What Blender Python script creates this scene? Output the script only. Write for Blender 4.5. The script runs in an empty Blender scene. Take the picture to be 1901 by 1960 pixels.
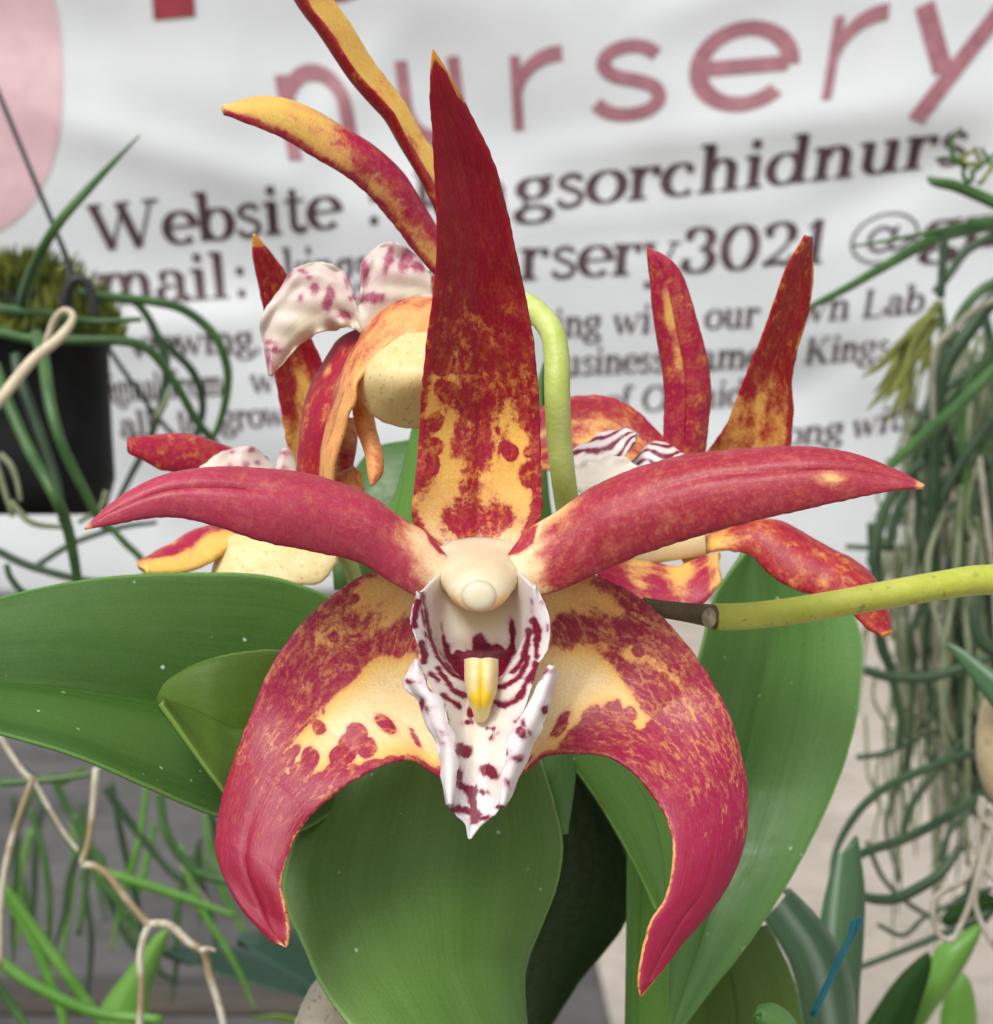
import bpy, bmesh, math, random
import numpy as np
from mathutils import Vector

# ------------------------------------------------------------------ camera, sky, sun, exposure
SC = bpy.context.scene
COL = SC.collection
D = 0.20                      # camera to the front flower, metres
S = 0.107 / 1901.0            # metres per photo unit at the flower's distance
cam_d = bpy.data.cameras.new("camera")
cam = bpy.data.objects.new("camera", cam_d)
COL.objects.link(cam)
cam.location = (0, -D, 0)
cam.rotation_euler = (math.radians(90), 0, 0)
cam_d.sensor_fit = 'HORIZONTAL'
cam_d.sensor_width = 36.0
cam_d.lens = 36.0 * D / 0.107
cam_d.clip_start = 0.005
cam_d.clip_end = 200.0
cam_d.dof.use_dof = True
cam_d.dof.focus_distance = D - 0.002
cam_d.dof.aperture_fstop = 52.0
SC.camera = cam

SUN_EL, SUN_AZ = 47.0, 205.0  # azimuth measured clockwise from +Y: behind the camera, a bit to the left
world = bpy.data.worlds.new("World")
SC.world = world
world.use_nodes = True
wn = world.node_tree.nodes
wl = world.node_tree.links
wn.clear()
sky = wn.new("ShaderNodeTexSky")
sky.sky_type = 'NISHITA'
sky.sun_disc = False
sky.sun_elevation = math.radians(SUN_EL)
sky.sun_rotation = math.radians(SUN_AZ)
sky.air_density = 1.0
sky.dust_density = 4.0
sky.ozone_density = 0.6
hs = wn.new("ShaderNodeHueSaturation")
hs.inputs['Saturation'].default_value = 0.55   # overcast: the blue is washed out
bgn = wn.new("ShaderNodeBackground")
bgn.inputs['Strength'].default_value = 0.105
wo = wn.new("ShaderNodeOutputWorld")
wl.new(sky.outputs[0], hs.inputs['Color'])
wl.new(hs.outputs[0], bgn.inputs['Color'])
wl.new(bgn.outputs[0], wo.inputs['Surface'])

sun_d = bpy.data.lights.new("sun", 'SUN')
sun_d.energy = 1.5
sun_d.angle = math.radians(22)
sun_d.color = (1.0, 0.99, 0.98)
sun = bpy.data.objects.new("sun", sun_d)
COL.objects.link(sun)
_az, _el = math.radians(SUN_AZ), math.radians(SUN_EL)
_dir = Vector((math.sin(_az) * math.cos(_el), math.cos(_az) * math.cos(_el), math.sin(_el)))
sun.rotation_euler = _dir.to_track_quat('Z', 'Y').to_euler()
SC.view_settings.view_transform = 'Standard'
SC.view_settings.look = 'None'
SC.view_settings.exposure = 0.55
SC.view_settings.gamma = 1.0
SC.view_settings.use_curve_mapping = False

rnd = random.Random(11)
nrng = np.random.default_rng(5)

# ------------------------------------------------------------------ geometry helpers
def W(p):
    """photo units (x, y) at a depth d behind the flower -> world; arrays allowed, last axis 3"""
    p = np.asarray(p, float)
    k = S * (D + p[..., 2]) / D
    return np.stack([(p[..., 0] - 950.5) * k, p[..., 2], (980.0 - p[..., 1]) * k], -1)

def spline(pts, n, u=None):
    """centripetal-ish Catmull-Rom through pts, resampled at n+1 even parameters"""
    P = np.asarray(pts, float)
    m = len(P)
    if u is None:
        u = np.linspace(0, m - 1, n + 1)
    if m == 1:
        return np.repeat(P, len(u), 0)
    if m == 2:
        t = u[:, None]
        return P[0] * (1 - t) + P[1] * t
    E = np.vstack([2 * P[0] - P[1], P, 2 * P[-1] - P[-2]])
    i = np.clip(np.floor(u).astype(int), 0, m - 2)
    t = (u - i)[:, None]
    p0, p1, p2, p3 = E[i], E[i + 1], E[i + 2], E[i + 3]
    return 0.5 * ((2 * p1) + (p2 - p0) * t + (2 * p0 - 5 * p1 + 4 * p2 - p3) * t * t + (3 * p1 - p0 - 3 * p2 + p3) * t ** 3)

def norm(v):
    l = np.linalg.norm(v, axis=-1, keepdims=True)
    return v / np.maximum(l, 1e-12)

class Lumps:
    """cheap smooth noise: a few random sines"""
    def __init__(self, seed, freq, n=7):
        r = np.random.default_rng(seed)
        self.k = r.normal(0, freq, (n, 2)); self.p = r.uniform(0, 6.28, n)
    def __call__(self, x, y):
        return sum(np.sin(k[0] * x + k[1] * y + p) for k, p in zip(self.k, self.p)) / len(self.p) ** .5

def ell(X, Y, cx, cy, rx, ry, ang=0):
    a = math.radians(ang)
    dx, dy = X - cx, Y - cy
    x = dx * math.cos(a) + dy * math.sin(a)
    y = -dx * math.sin(a) + dy * math.cos(a)
    return (1 - np.sqrt((x / rx) ** 2 + (y / ry) ** 2)) * min(rx, ry)

def pdist(X, Y, pts, closed):
    best = np.full(X.shape, 1e9)
    n = len(pts)
    for i in range(n if closed else n - 1):
        ax, ay = pts[i]; bx, by = pts[(i + 1) % n]
        vx, vy = bx - ax, by - ay
        t = np.clip(((X - ax) * vx + (Y - ay) * vy) / (vx * vx + vy * vy + 1e-9), 0, 1)
        best = np.minimum(best, np.hypot(X - ax - t * vx, Y - ay - t * vy))
    return best

def poly(X, Y, pts):
    d = pdist(X, Y, pts, True)
    ins = np.zeros(X.shape, bool)
    n = len(pts)
    for i in range(n):
        ax, ay = pts[i]; bx, by = pts[(i + 1) % n]
        c = ((ay > Y) != (by > Y)) & (X < (bx - ax) * (Y - ay) / ((by - ay) if by != ay else 1e-9) + ax)
        ins ^= c
    return np.where(ins, d, -d)

def stroke(X, Y, pts, w):
    return w - pdist(X, Y, pts, False)

def U(*fs):
    r = fs[0]
    for f in fs[1:]:
        r = np.maximum(r, f)
    return r

def sub(a, b):
    return np.minimum(a, -b)

# ------------------------------------------------------------------ object helpers
def props(o, label=None, cat=None, group=None, kind=None):
    if label: o['label'] = label
    if cat: o['category'] = cat
    if group: o['group'] = group
    if kind: o['kind'] = kind
    return o

def thing(name, label, cat, at, group=None):
    o = bpy.data.objects.new(name, None)
    COL.objects.link(o)
    o.empty_display_size = 0.005
    o.location = W(at)
    return props(o, label, cat, group)

def origin(o):
    v = Vector((0, 0, 0))
    while o is not None:
        v = v + o.location; o = o.parent
    return np.array(v)

def mesh_obj(name, verts, faces, mat, parent=None, attrs=None, smooth=True):
    me = bpy.data.meshes.new(name)
    v = np.asarray(verts, float)
    if parent is not None:
        v = v - origin(parent)
    me.from_pydata(v.tolist(), [], faces)
    if attrs:
        for k, a in attrs.items():
            a = np.asarray(a, np.float32)
            if a.ndim == 1:
                t = me.attributes.new(k, 'FLOAT', 'POINT'); t.data.foreach_set('value', a)
            else:
                t = me.attributes.new(k, 'FLOAT_VECTOR', 'POINT'); t.data.foreach_set('vector', a.ravel())
    me.polygons.foreach_set('use_smooth', [smooth] * len(me.polygons))
    me.materials.append(mat)
    me.update()
    o = bpy.data.objects.new(name, me)
    COL.objects.link(o)
    if parent is not None:
        o.parent = parent
    return o

def thick(G, th, edge=0.25):
    """grid of world points (nv, nu, 3) -> a closed sheet with a rounded rim; returns verts, faces, index map"""
    nv, nu, _ = G.shape
    du = np.gradient(G, axis=1); dv = np.gradient(G, axis=0)
    N = np.cross(du, dv)
    ln = np.linalg.norm(N, axis=-1, keepdims=True)
    # tips: borrow the normal of the neighbouring row
    N = N / np.maximum(ln, 1e-14)
    bad = (ln[..., 0] < 1e-12)
    for r in range(nv):
        if bad[r].any():
            q = max(r - 1, 0) if r > 0 else min(1, nv - 1)
            N[r] = N[q]
    if N[nv // 2, nu // 2, 1] > 0:
        N = -N; flip = True
    else:
        flip = False
    u = np.linspace(-1, 1, nu)
    prof = (edge + (1 - edge) * np.sqrt(np.maximum(0, 1 - np.abs(u) ** 6)))[None, :, None]
    wrow = np.linalg.norm(np.diff(G, axis=1), axis=-1).sum(1)
    prof = prof * np.clip(wrow / (2.5 * th), .03, 1)[:, None, None]
    F = G + N * th * .5 * prof
    B = G - N * th * .5 * prof
    ring = np.concatenate([F, B[:, ::-1]], 1)           # (nv, 2nu, 3)
    m = 2 * nu
    V = ring.reshape(-1, 3)
    faces = []
    for r in range(nv - 1):
        a = r * m; b = a + m
        for c in range(m):
            c2 = (c + 1) % m
            f = (a + c, a + c2, b + c2, b + c)
            faces.append(f if flip else f[::-1])
    e0 = tuple(range(m)); e1 = tuple(range((nv - 1) * m, nv * m))
    faces.append(e0[::-1] if flip else e0)
    faces.append(e1 if flip else e1[::-1])
    idx = np.concatenate([np.arange(nv)[:, None] * nu + np.arange(nu)[None, :],
                          np.arange(nv)[:, None] * nu + np.arange(nu)[None, ::-1]], 1).ravel()
    return V, faces, idx

def sheet(name, cols, mat, parent, th=0.0009, nu=40, nv=90, bulge=0.0, keel=0.0, curl=0.0, lump=0.0, lumpf=0.02,
          field=None, seed=1, vee=0.0, jag=0.9, wav=0.0, edge=0.25, flipmaterial=None, wavf=30):
    """cols: list of stations; each station is a list of (x, y, d) across the sheet (2 or more).
    bulge etc. in metres, towards the camera."""
    m = len(cols)
    k = len(cols[0])
    C = np.array(cols, float)                            # (m, k, 3)
    vs = np.linspace(0, m - 1, nv + 1)
    A = np.stack([spline(C[:, j], nv, vs) for j in range(k)], 1)     # (nv+1, k, 3)
    us = np.linspace(0, k - 1, nu + 1)
    G = np.stack([spline(A[r], nu, us) for r in range(nv + 1)], 0)   # (nv+1, nu+1, 3)
    if jag:
        q = np.random.default_rng(seed + 900)
        e = np.abs(np.linspace(-1, 1, nu + 1))[None, :, None] ** 10
        sd = np.sign(np.linspace(-1, 1, nu + 1))[None, :, None]
        ac = norm((G[:, -1] - G[:, 0]) * np.array([1, 1, 0]))[:, None, :]
        rough = np.stack([np.convolve(q.normal(0, 1, nv + 3), [.25, .5, .25], 'valid') for _ in range(2)], -1)
        rr_ = np.where(sd < 0, rough[:, :1, None], rough[:, 1:, None])
        fade_ = np.minimum(1, np.linalg.norm((G[:, -1] - G[:, 0])[:, :2], axis=-1) / 30)[:, None, None]
        G = G + ac * e * rr_ * jag * fade_
    X, Y = G[..., 0].copy(), G[..., 1].copy()
    P = W(G)
    u = np.linspace(0, 1, nu + 1)[None, :]
    v = np.linspace(0, 1, nv + 1)[:, None]
    across = P[:, -1] - P[:, 0]
    along = np.gradient(P.mean(1), axis=0)
    n = norm(np.cross(norm(across), norm(along)))
    n = np.where(n[:, 1:2] > 0, -n, n)
    wd = np.linalg.norm(across, axis=-1)
    ok = wd > 0.12 * wd.max()
    last = n[ok][0] if ok.any() else np.array([0, -1, 0])
    for r in range(nv + 1):
        if ok[r]: last = n[r]
        else: n[r] = last
    # smooth the normals along the sheet
    for _ in range(6):
        n[1:-1] = norm(n[:-2] + 2 * n[1:-1] + n[2:])
    rel = np.minimum(1, wd / wd.max())[:, None]
    def tab(t):
        if np.isscalar(t): return np.full((nv + 1, 1), t)
        return np.interp(v[:, 0], np.linspace(0, 1, len(t)), t)[:, None]
    h = tab(bulge) * (1 - (2 * u - 1) ** 2) * rel ** .5
    h = h - tab(keel) * np.exp(-((u - .5) / .06) ** 2) * rel
    h = h + tab(vee) * (1 - np.sqrt((2 * u - 1) ** 2 + .004)) * rel
    h = h + tab(curl) * np.abs(2 * u - 1) ** 4 * rel
    if wav:
        L = Lumps(seed + 50, wavf)
        h = h + wav * np.abs(2 * u - 1) ** 3 * L(v * 1.0, u * .3) * rel
    if lump:
        L = Lumps(seed, lumpf)
        h = h + lump * L(X, Y) * rel
    P = P + n[:, None, :] * h[..., None]
    V, F, idx = thick(P, th, edge)
    uu = np.broadcast_to(u, X.shape); vv = np.broadcast_to(v, X.shape)
    length = np.linalg.norm(np.diff(P.mean(1), axis=0), axis=-1).sum()
    puv = np.stack([(uu - .5) * wd.max(), vv * length, np.full(X.shape, seed * .37)], -1)
    attrs = {'puv': puv.reshape(-1, 3)[idx], 'eu': (np.abs(2 * uu - 1)).ravel()[idx], 'ev': vv.ravel()[idx], 'su': uu.ravel()[idx]}
    if field:
        for kk, a in field(X, Y, uu, vv).items():
            attrs[kk] = np.broadcast_to(a, X.shape).ravel()[idx]
    return mesh_obj(name, V, F, mat, parent, attrs)

def LR(L, R):
    return [[l, r] for l, r in zip(L, R)]

def dd(pts, ds):
    """give each (x, y) its depth, ds interpolated over the list"""
    n = len(pts)
    z = np.interp(np.linspace(0, 1, n), np.linspace(0, 1, len(ds)), ds)
    return [(p[0], p[1], float(q)) for p, q in zip(pts, z)]

def rep(P, n):
    """resample an outline to n points by arc length"""
    P = np.array(P, float)
    Q = spline(P, 200)
    s = np.r_[0, np.cumsum(np.linalg.norm(np.diff(Q[:, :2], axis=0), axis=1))]
    t = np.linspace(0, s[-1], n)
    return [tuple(np.interp(x, s, Q[:, i]) for i in range(Q.shape[1])) for x in t]

def tube_vf(path, n=10, seg=None, wob=0.0, seed=0):
    P = np.array(path, float)                            # x, y, d, r(units)
    seg = seg or max(8, (len(P) - 1) * 8)
    Q = spline(P, seg)
    C = W(Q[:, :3])
    rad = np.maximum(Q[:, 3], .4) * S * (D + Q[:, 2]) / D
    T = norm(np.gradient(C, axis=0))
    a = np.cross(T[0], [0, 1, 0.13]); a = a / (np.linalg.norm(a) + 1e-12)
    V = []
    ang = np.linspace(0, 2 * np.pi, n, endpoint=False)
    rr = np.random.default_rng(seed)
    for i in range(len(C)):
        a = a - T[i] * np.dot(a, T[i]); a /= np.linalg.norm(a) + 1e-12
        b = np.cross(T[i], a)
        k = 1 + wob * rr.normal(0, 1, n)
        V.append(C[i] + rad[i] * (np.cos(ang)[:, None] * a + np.sin(ang)[:, None] * b) * k[:, None])
    V = np.concatenate(V + [C[:1], C[-1:]], 0)
    F = []
    for i in range(len(C) - 1):
        for j in range(n):
            j2 = (j + 1) % n
            F.append((i * n + j, i * n + j2, (i + 1) * n + j2, (i + 1) * n + j))
    e = len(C) * n
    for j in range(n):
        j2 = (j + 1) % n
        F.append((e, j2, j)); F.append((e + 1, (len(C) - 1) * n + j, (len(C) - 1) * n + j2))
    s = np.r_[0, np.cumsum(np.linalg.norm(np.diff(C, axis=0), axis=1))]
    ev = np.repeat(s, n); ev = np.r_[ev, s[0], s[-1]]
    return V, F, ev

def tube(name, path, mat, parent=None, n=10, seg=None, wob=0.0, seed=0):
    V, F, ev = tube_vf(path, n, seg, wob, seed)
    puv = np.stack([np.zeros_like(ev), ev, np.full_like(ev, seed * .31)], -1)
    return mesh_obj(name, V, F, mat, parent, {'puv': puv, 'ev': ev / max(ev.max(), 1e-9)})

def tp(pts, d, r):
    """(x, y) list + depths + radii -> tube path"""
    n = len(pts)
    t = np.linspace(0, 1, n)
    dz = np.interp(t, np.linspace(0, 1, len(d)), d) if not np.isscalar(d) else np.full(n, d)
    rz = np.interp(t, np.linspace(0, 1, len(r)), r) if not np.isscalar(r) else np.full(n, r)
    return [(p[0], p[1], float(a), float(b)) for p, a, b in zip(pts, dz, rz)]

def blob(name, c, r, mat, parent=None, n=32, m=20, lump=0.0, seed=0, power=1.0):
    """lumpy ellipsoid: centre (x, y, d), radii in metres (x, y, z)"""
    c = W(c); V = []; F = []
    L = Lumps(seed, 2.2)
    for i in range(m + 1):
        th = math.pi * i / m
        for j in range(n):
            ph = 2 * math.pi * j / n
            q = np.array([math.sin(th) * math.cos(ph), math.sin(th) * math.sin(ph), math.cos(th)])
            k = 1 + lump * L(q[0] + q[1] * .7, q[2] - q[1] * .4)
            V.append(c + q * np.array(r) * k)
    for i in range(m):
        for j in range(n):
            j2 = (j + 1) % n
            F.append((i * n + j, (i + 1) * n + j, (i + 1) * n + j2, i * n + j2))
    V = np.array(V)
    return mesh_obj(name, V, F, mat, parent)

# ------------------------------------------------------------------ material helpers
def srgb(r, g, b):
    f = lambda c: (c / 255 / 12.92) if c <= 10 else ((c / 255 + .055) / 1.055) ** 2.4
    return (f(r), f(g), f(b), 1.0)

class NT:
    def __init__(self, name):
        self.m = bpy.data.materials.new(name); self.m.use_nodes = True
        self.t = self.m.node_tree; self.t.nodes.clear()
    def n(self, typ, **kw):
        nd = self.t.nodes.new(typ)
        for k, v in kw.items(): setattr(nd, k, v)
        return nd
    def put(self, nd, key, val):
        s = nd.inputs[key]
        if isinstance(val, bpy.types.NodeSocket): self.t.links.new(val, s)
        elif val is not None: s.default_value = val
    def attr(self, name, vec=False):
        a = self.n('ShaderNodeAttribute', attribute_name=name)
        return a.outputs['Vector' if vec else 'Fac']
    def math(self, op, a, b=None, c=None, clamp=False):
        nd = self.n('ShaderNodeMath', operation=op, use_clamp=clamp)
        self.put(nd, 0, a)
        if b is not None: self.put(nd, 1, b)
        if c is not None: self.put(nd, 2, c)
        return nd.outputs[0]
    def noise(self, vec, scale, detail=3, rough=.55, dist=0.0):
        nd = self.n('ShaderNodeTexNoise')
        self.put(nd, 'Vector', vec); self.put(nd, 'Scale', scale); self.put(nd, 'Detail', detail)
        self.put(nd, 'Roughness', rough); self.put(nd, 'Distortion', dist)
        return nd.outputs['Fac']
    def mul(self, vec, s):
        nd = self.n('ShaderNodeVectorMath', operation='MULTIPLY')
        self.put(nd, 0, vec); nd.inputs[1].default_value = s
        return nd.outputs[0]
    def step(self, v, a, b, lo=0.0, hi=1.0, smooth=True):
        nd = self.n('ShaderNodeMapRange', interpolation_type='SMOOTHSTEP' if smooth else 'LINEAR')
        nd.clamp = True
        self.put(nd, 0, v); self.put(nd, 1, a); self.put(nd, 2, b); self.put(nd, 3, lo); self.put(nd, 4, hi)
        return nd.outputs[0]
    def mix(self, f, a, b, mode='MIX'):
        nd = self.n('ShaderNodeMix', data_type='RGBA', blend_type=mode)
        self.put(nd, 0, f); self.put(nd, 6, a); self.put(nd, 7, b)
        return nd.outputs[2]
    def bump(self, h, strength, dist):
        nd = self.n('ShaderNodeBump')
        self.put(nd, 'Height', h); nd.inputs['Strength'].default_value = strength; nd.inputs['Distance'].default_value = dist
        return nd.outputs[0]
    def coord(self):
        return self.n('ShaderNodeTexCoord').outputs['Object']
    def out(self, col, rough=.5, spec=.4, nrm=None, trans=0.0, sss=0.0, sssr=(.002, .0008, .0005), coat=0.0, transcol=None, sheen=0.0):
        p = self.n('ShaderNodeBsdfPrincipled')
        self.put(p, 'Base Color', col); self.put(p, 'Roughness', rough); self.put(p, 'Specular IOR Level', spec)
        if nrm is not None: self.put(p, 'Normal', nrm)
        if sss:
            self.put(p, 'Subsurface Weight', sss); p.inputs['Subsurface Radius'].default_value = sssr; p.inputs['Subsurface Scale'].default_value = 1.0
        if coat:
            self.put(p, 'Coat Weight', coat); self.put(p, 'Coat Roughness', .3)
        o = self.n('ShaderNodeOutputMaterial')
        if trans:
            t = self.n('ShaderNodeBsdfTranslucent'); self.put(t, 'Color', transcol if transcol is not None else col)
            if nrm is not None: self.put(t, 'Normal', nrm)
            mx = self.n('ShaderNodeMixShader'); mx.inputs[0].default_value = trans
            self.t.links.new(p.outputs[0], mx.inputs[1]); self.t.links.new(t.outputs[0], mx.inputs[2])
            self.t.links.new(mx.outputs[0], o.inputs[0])
        else:
            self.t.links.new(p.outputs[0], o.inputs[0])
        return self.m

def petal_mat(name, red, mag, yel, cream, rim, amp=(14, 8), sc=(420, 1500), st=(1.0, .55, 1.0), soft=4.0, trans=.18, rough=.42, halo_k=.62, lace_k=.72, fine=12.0):
    """pigment: attribute pig (units, >0 red), pale (0 yellow .. 1 cream), mag (0 red .. 1 magenta), rimw (margin 0..1)"""
    t = NT(name)
    puv = t.attr('puv', True)
    q = t.mul(puv, st)
    n1 = t.math('SUBTRACT', t.noise(q, sc[0], 1.5, .45, .3), .5)
    n2 = t.math('SUBTRACT', t.noise(t.mul(puv, (1, .7, 1)), sc[1], 3, .6), .5)
    vo = t.n('ShaderNodeTexVoronoi', feature='SMOOTH_F1')
    wq = t.n('ShaderNodeVectorMath', operation='ADD')
    nz = t.n('ShaderNodeTexNoise'); t.put(nz, 'Vector', puv); t.put(nz, 'Scale', 900.0)
    t.put(wq, 0, q); t.t.links.new(t.mul(nz.outputs['Color'], (.0011, .0011, 0)), wq.inputs[1])
    t.put(vo, 'Vector', wq.outputs[0]); t.put(vo, 'Scale', sc[0] * .95); t.put(vo, 'Smoothness', .35)
    spot = t.math('MULTIPLY', t.math('SUBTRACT', .50, vo.outputs['Distance']), amp[0] * 1.5)
    v = t.math('ADD', t.attr('pig'), t.math('MULTIPLY', n1, amp[0] * 2.0))
    v = t.math('ADD', v, spot)
    v = t.math('ADD', v, t.math('MULTIPLY', n2, amp[1] * 2))
    n3 = t.math('SUBTRACT', t.noise(puv, 2600, 3, .65), .5)
    v = t.math('ADD', v, t.math('MULTIPLY', n3, fine))
    mask = t.step(v, -soft, soft)
    # the red itself is uneven: veins along the petal and a fine grain
    vein = t.noise(t.mul(puv, (1.0, .10, 1.0)), 1600, 3, .6)
    grain = t.noise(puv, 3300, 2, .6)
    big = t.noise(puv, 260, 2, .5)
    m = t.math('ADD', t.attr('mag'), t.math('MULTIPLY', t.math('SUBTRACT', big, .5), .9), clamp=True)
    rc = t.mix(m, red, mag)
    rc = t.mix(t.step(vein, .35, .75, 0, .38), rc, tuple(min(1, c * 1.6 + .006) for c in red[:3]) + (1,))
    worn = t.math('MULTIPLY', t.step(t.noise(t.mul(puv, (1, .75, 1)), 760, 5, .68), .44, .78), t.attr('fade'))
    rc = t.mix(t.math('MULTIPLY', worn, .30), rc, rim)
    fleckn = t.step(t.noise(t.mul(puv, (1, .9, 1)), 1900, 4, .7), .48, .74)
    rc = t.mix(t.math('MULTIPLY', t.math('MULTIPLY', fleckn, t.attr('fade')), .42), rc, tuple(a * .55 + b * .45 for a, b in zip(rim, mag)))
    ve = t.n('ShaderNodeTexVoronoi', feature='DISTANCE_TO_EDGE')
    t.put(ve, 'Vector', wq.outputs[0]); t.put(ve, 'Scale', sc[0] * 1.15)
    frag = t.noise(t.mul(puv, (1, .9, 1)), 1500, 4, .7)
    lace = t.math('MULTIPLY', t.step(t.math('ADD', ve.outputs['Distance'], t.math('MULTIPLY', t.math('SUBTRACT', frag, .5), 1.1)), .16, -.06),
                  t.step(t.math('ADD', t.noise(puv, 300, 3, .6), t.math('MULTIPLY', t.attr('lace'), .28)), .56, .76))
    rc = t.mix(t.math('MULTIPLY', lace, lace_k), rc, rim)
    yc = t.mix(t.attr('pale'), yel, cream)
    yc = t.mix(t.step(t.noise(puv, 700, 3, .6), .4, .75, 0, .22), yc, rim)
    halo = t.step(v, -soft * 1.2 - 9.0, soft * .6, 0, halo_k)
    yc = t.mix(halo, yc, t.mix(t.attr('mag'), (.80, .28, .08, 1), (.80, .27, .17, 1)))
    col = t.mix(mask, yc, rc)
    rimn = t.math('ADD', t.attr('rimw'), t.math('ADD', t.math('MULTIPLY', n2, .7), t.math('MULTIPLY', n1, .6)))
    col = t.mix(t.step(rimn, .4, .65), col, rim)
    g = t.step(grain, .2, .8, .84, 1.14, False)
    col = t.mix(1.0, col, t_comb(t, g), 'MULTIPLY')
    h = t.math('ADD', t.math('MULTIPLY', grain, .5), t.math('MULTIPLY', vein, .9))
    nb = t.bump(h, .30, .0002)
    return t.out(col, t.step(grain, .2, .8, rough - .06, rough + .12), .42, nb, trans=trans, sss=.12)

def t_comb(t, f):
    c = t.n('ShaderNodeCombineColor')
    for i in range(3): t.put(c, i, f)
    return c.outputs[0]

def lip_mat(name, base, mar, amp=5.0, soft=3.0, yellow=None):
    t = NT(name)
    puv = t.attr('puv', True)
    n1 = t.math('SUBTRACT', t.noise(puv, 900, 3, .6, .3), .5)
    v = t.math('ADD', t.attr('pig'), t.math('MULTIPLY', n1, amp * 2))
    mask = t.step(v, -soft, soft)
    halo = t.step(v, -soft * 3.5, soft, 0, .30)
    pinkish = t.mix(t.step(t.noise(puv, 500, 2), .45, .75, 0, .30), base, (.72, .46, .56, 1))
    pinkish = t.mix(t.attr('pale'), pinkish, (.80, .72, .50, 1))
    c = t.mix(halo, pinkish, (.52, .13, .32, 1))
    c = t.mix(mask, c, t.mix(t.step(t.noise(puv, 1500, 2), .3, .7), mar, tuple(x * 1.8 for x in mar[:3]) + (1,)))
    g = t.noise(puv, 3500, 3, .6)
    nb = t.bump(t.math('ADD', g, t.math('MULTIPLY', t.noise(t.mul(puv, (1, .15, 1)), 1400, 2), .9)), .3, .0002)
    return t.out(c, .38, .45, nb, trans=.14, sss=.2, sssr=(.0015, .0009, .0007))

def plain_petal(name, a, b, scale=500, spots=None, trans=.2):
    t = NT(name)
    puv = t.attr('puv', True)
    f = t.step(t.noise(puv, scale, 3, .6), .3, .7)
    c = t.mix(f, a, b)
    if spots:
        c = t.mix(t.step(t.noise(puv, 1300, 2, .5), .60, .66, 0, .8), c, spots)
    g = t.noise(puv, 3600, 3, .6)
    return t.out(c, .4, .45, t.bump(g, .3, .0002), trans=trans, sss=.2)

def leaf_mat(name, dark, light, gloss=.36, vein=1.0, specks=True, trans=.12, edgecol=None, stripe=None, spec=.40):
    t = NT(name)
    puv = t.attr('puv', True)
    lines = t.noise(t.mul(puv, (1, .02, 1)), 1700, 3, .6)
    wide = t.noise(t.mul(puv, (1, .12, 1)), 130, 3, .55)
    grain = t.noise(puv, 2600, 4, .7)
    f = t.math('ADD', t.math('MULTIPLY', wide, .75), t.math('MULTIPLY', lines, .25))
    c = t.mix(t.step(f, .34, .66), dark, light)
    if stripe is not None:
        su = t.attr('su')
        c = t.mix(t.math('MULTIPLY', t.step(t.math('ABSOLUTE', t.math('SUBTRACT', su, stripe[0])), stripe[1], 0.0), .7), c, stripe[2])
    mid = t.step(t.attr('eu'), .0, .045, .55, 0.0)
    c = t.mix(t.math('MULTIPLY', mid, vein), c, tuple(x * .55 for x in dark[:3]) + (1,))
    ec = edgecol or tuple(min(1, x * 1.9 + .02) for x in light[:3]) + (1,)
    c = t.mix(t.step(t.attr('eu'), .965, .99, 0, .8), c, ec)
    c = t.mix(1.0, c, t_comb(t, t.step(grain, .2, .8, .82, 1.16, False)), 'MULTIPLY')
    if specks:
        vo = t.n('ShaderNodeTexVoronoi'); t.put(vo, 'Vector', puv); t.put(vo, 'Scale', 480.0)
        pick = t.n('ShaderNodeSeparateColor'); t.put(pick, 0, vo.outputs['Color'])
        sp = t.math('MULTIPLY', t.step(t.math('ADD', vo.outputs['Distance'], t.math('MULTIPLY', t.math('SUBTRACT', grain, .5), .25)), .15, .07), t.step(pick.outputs[0], .74, .78))
        c = t.mix(t.math('MULTIPLY', sp, t.step(t.noise(puv, 90, 2), .45, .6)), c, (.55, .62, .50, 1))
        dust = t.math('MULTIPLY', t.step(t.noise(puv, 1500, 5, .75), .60, .74), t.step(t.noise(puv, 70, 2), .48, .66))
        c = t.mix(t.math('MULTIPLY', dust, .5), c, (.42, .52, .38, 1))
    scuff = t.math('MULTIPLY', t.step(t.noise(t.mul(puv, (1, .22, 1)), 700, 5, .75), .62, .72), t.step(t.noise(puv, 55, 3), .50, .66))
    c = t.mix(t.math('MULTIPLY', scuff, .45), c, tuple(x * 1.7 + .02 for x in light[:3]) + (1,))
    age = t.math('MULTIPLY', t.step(t.attr('eu'), .93, .99), t.step(t.noise(puv, 120, 4, .7), .55, .68))
    c = t.mix(t.math('MULTIPLY', age, .6), c, (.26, .20, .06, 1))
    r = t.step(t.noise(puv, 420, 4, .65), .25, .75, gloss - .08, gloss + .16)
    nb = t.bump(t.math('ADD', t.math('MULTIPLY', lines, .6), t.math('MULTIPLY', grain, .35)), .28, .00025)
    return t.out(c, r, spec, nb, trans=trans)

def tube_mat(name, a, b, rough=.5, scale=250, fleck=None, bands=None, trans=0):
    t = NT(name)
    puv = t.coord()
    n = t.noise(puv, scale, 4, .6)
    c = t.mix(t.step(n, .32, .68), a, b)
    if fleck:
        c = t.mix(t.step(t.noise(puv, scale * 5, 3, .6), .60, .68, 0, .8), c, fleck)
    if bands:
        c = t.mix(t.step(t.noise(t.attr('puv', True), 60, 3, .6), .5, .6), c, bands)
    g = t.noise(puv, scale * 9, 3, .6)
    return t.out(c, rough, .4, t.bump(g, .35, .0003), trans=trans)

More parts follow.
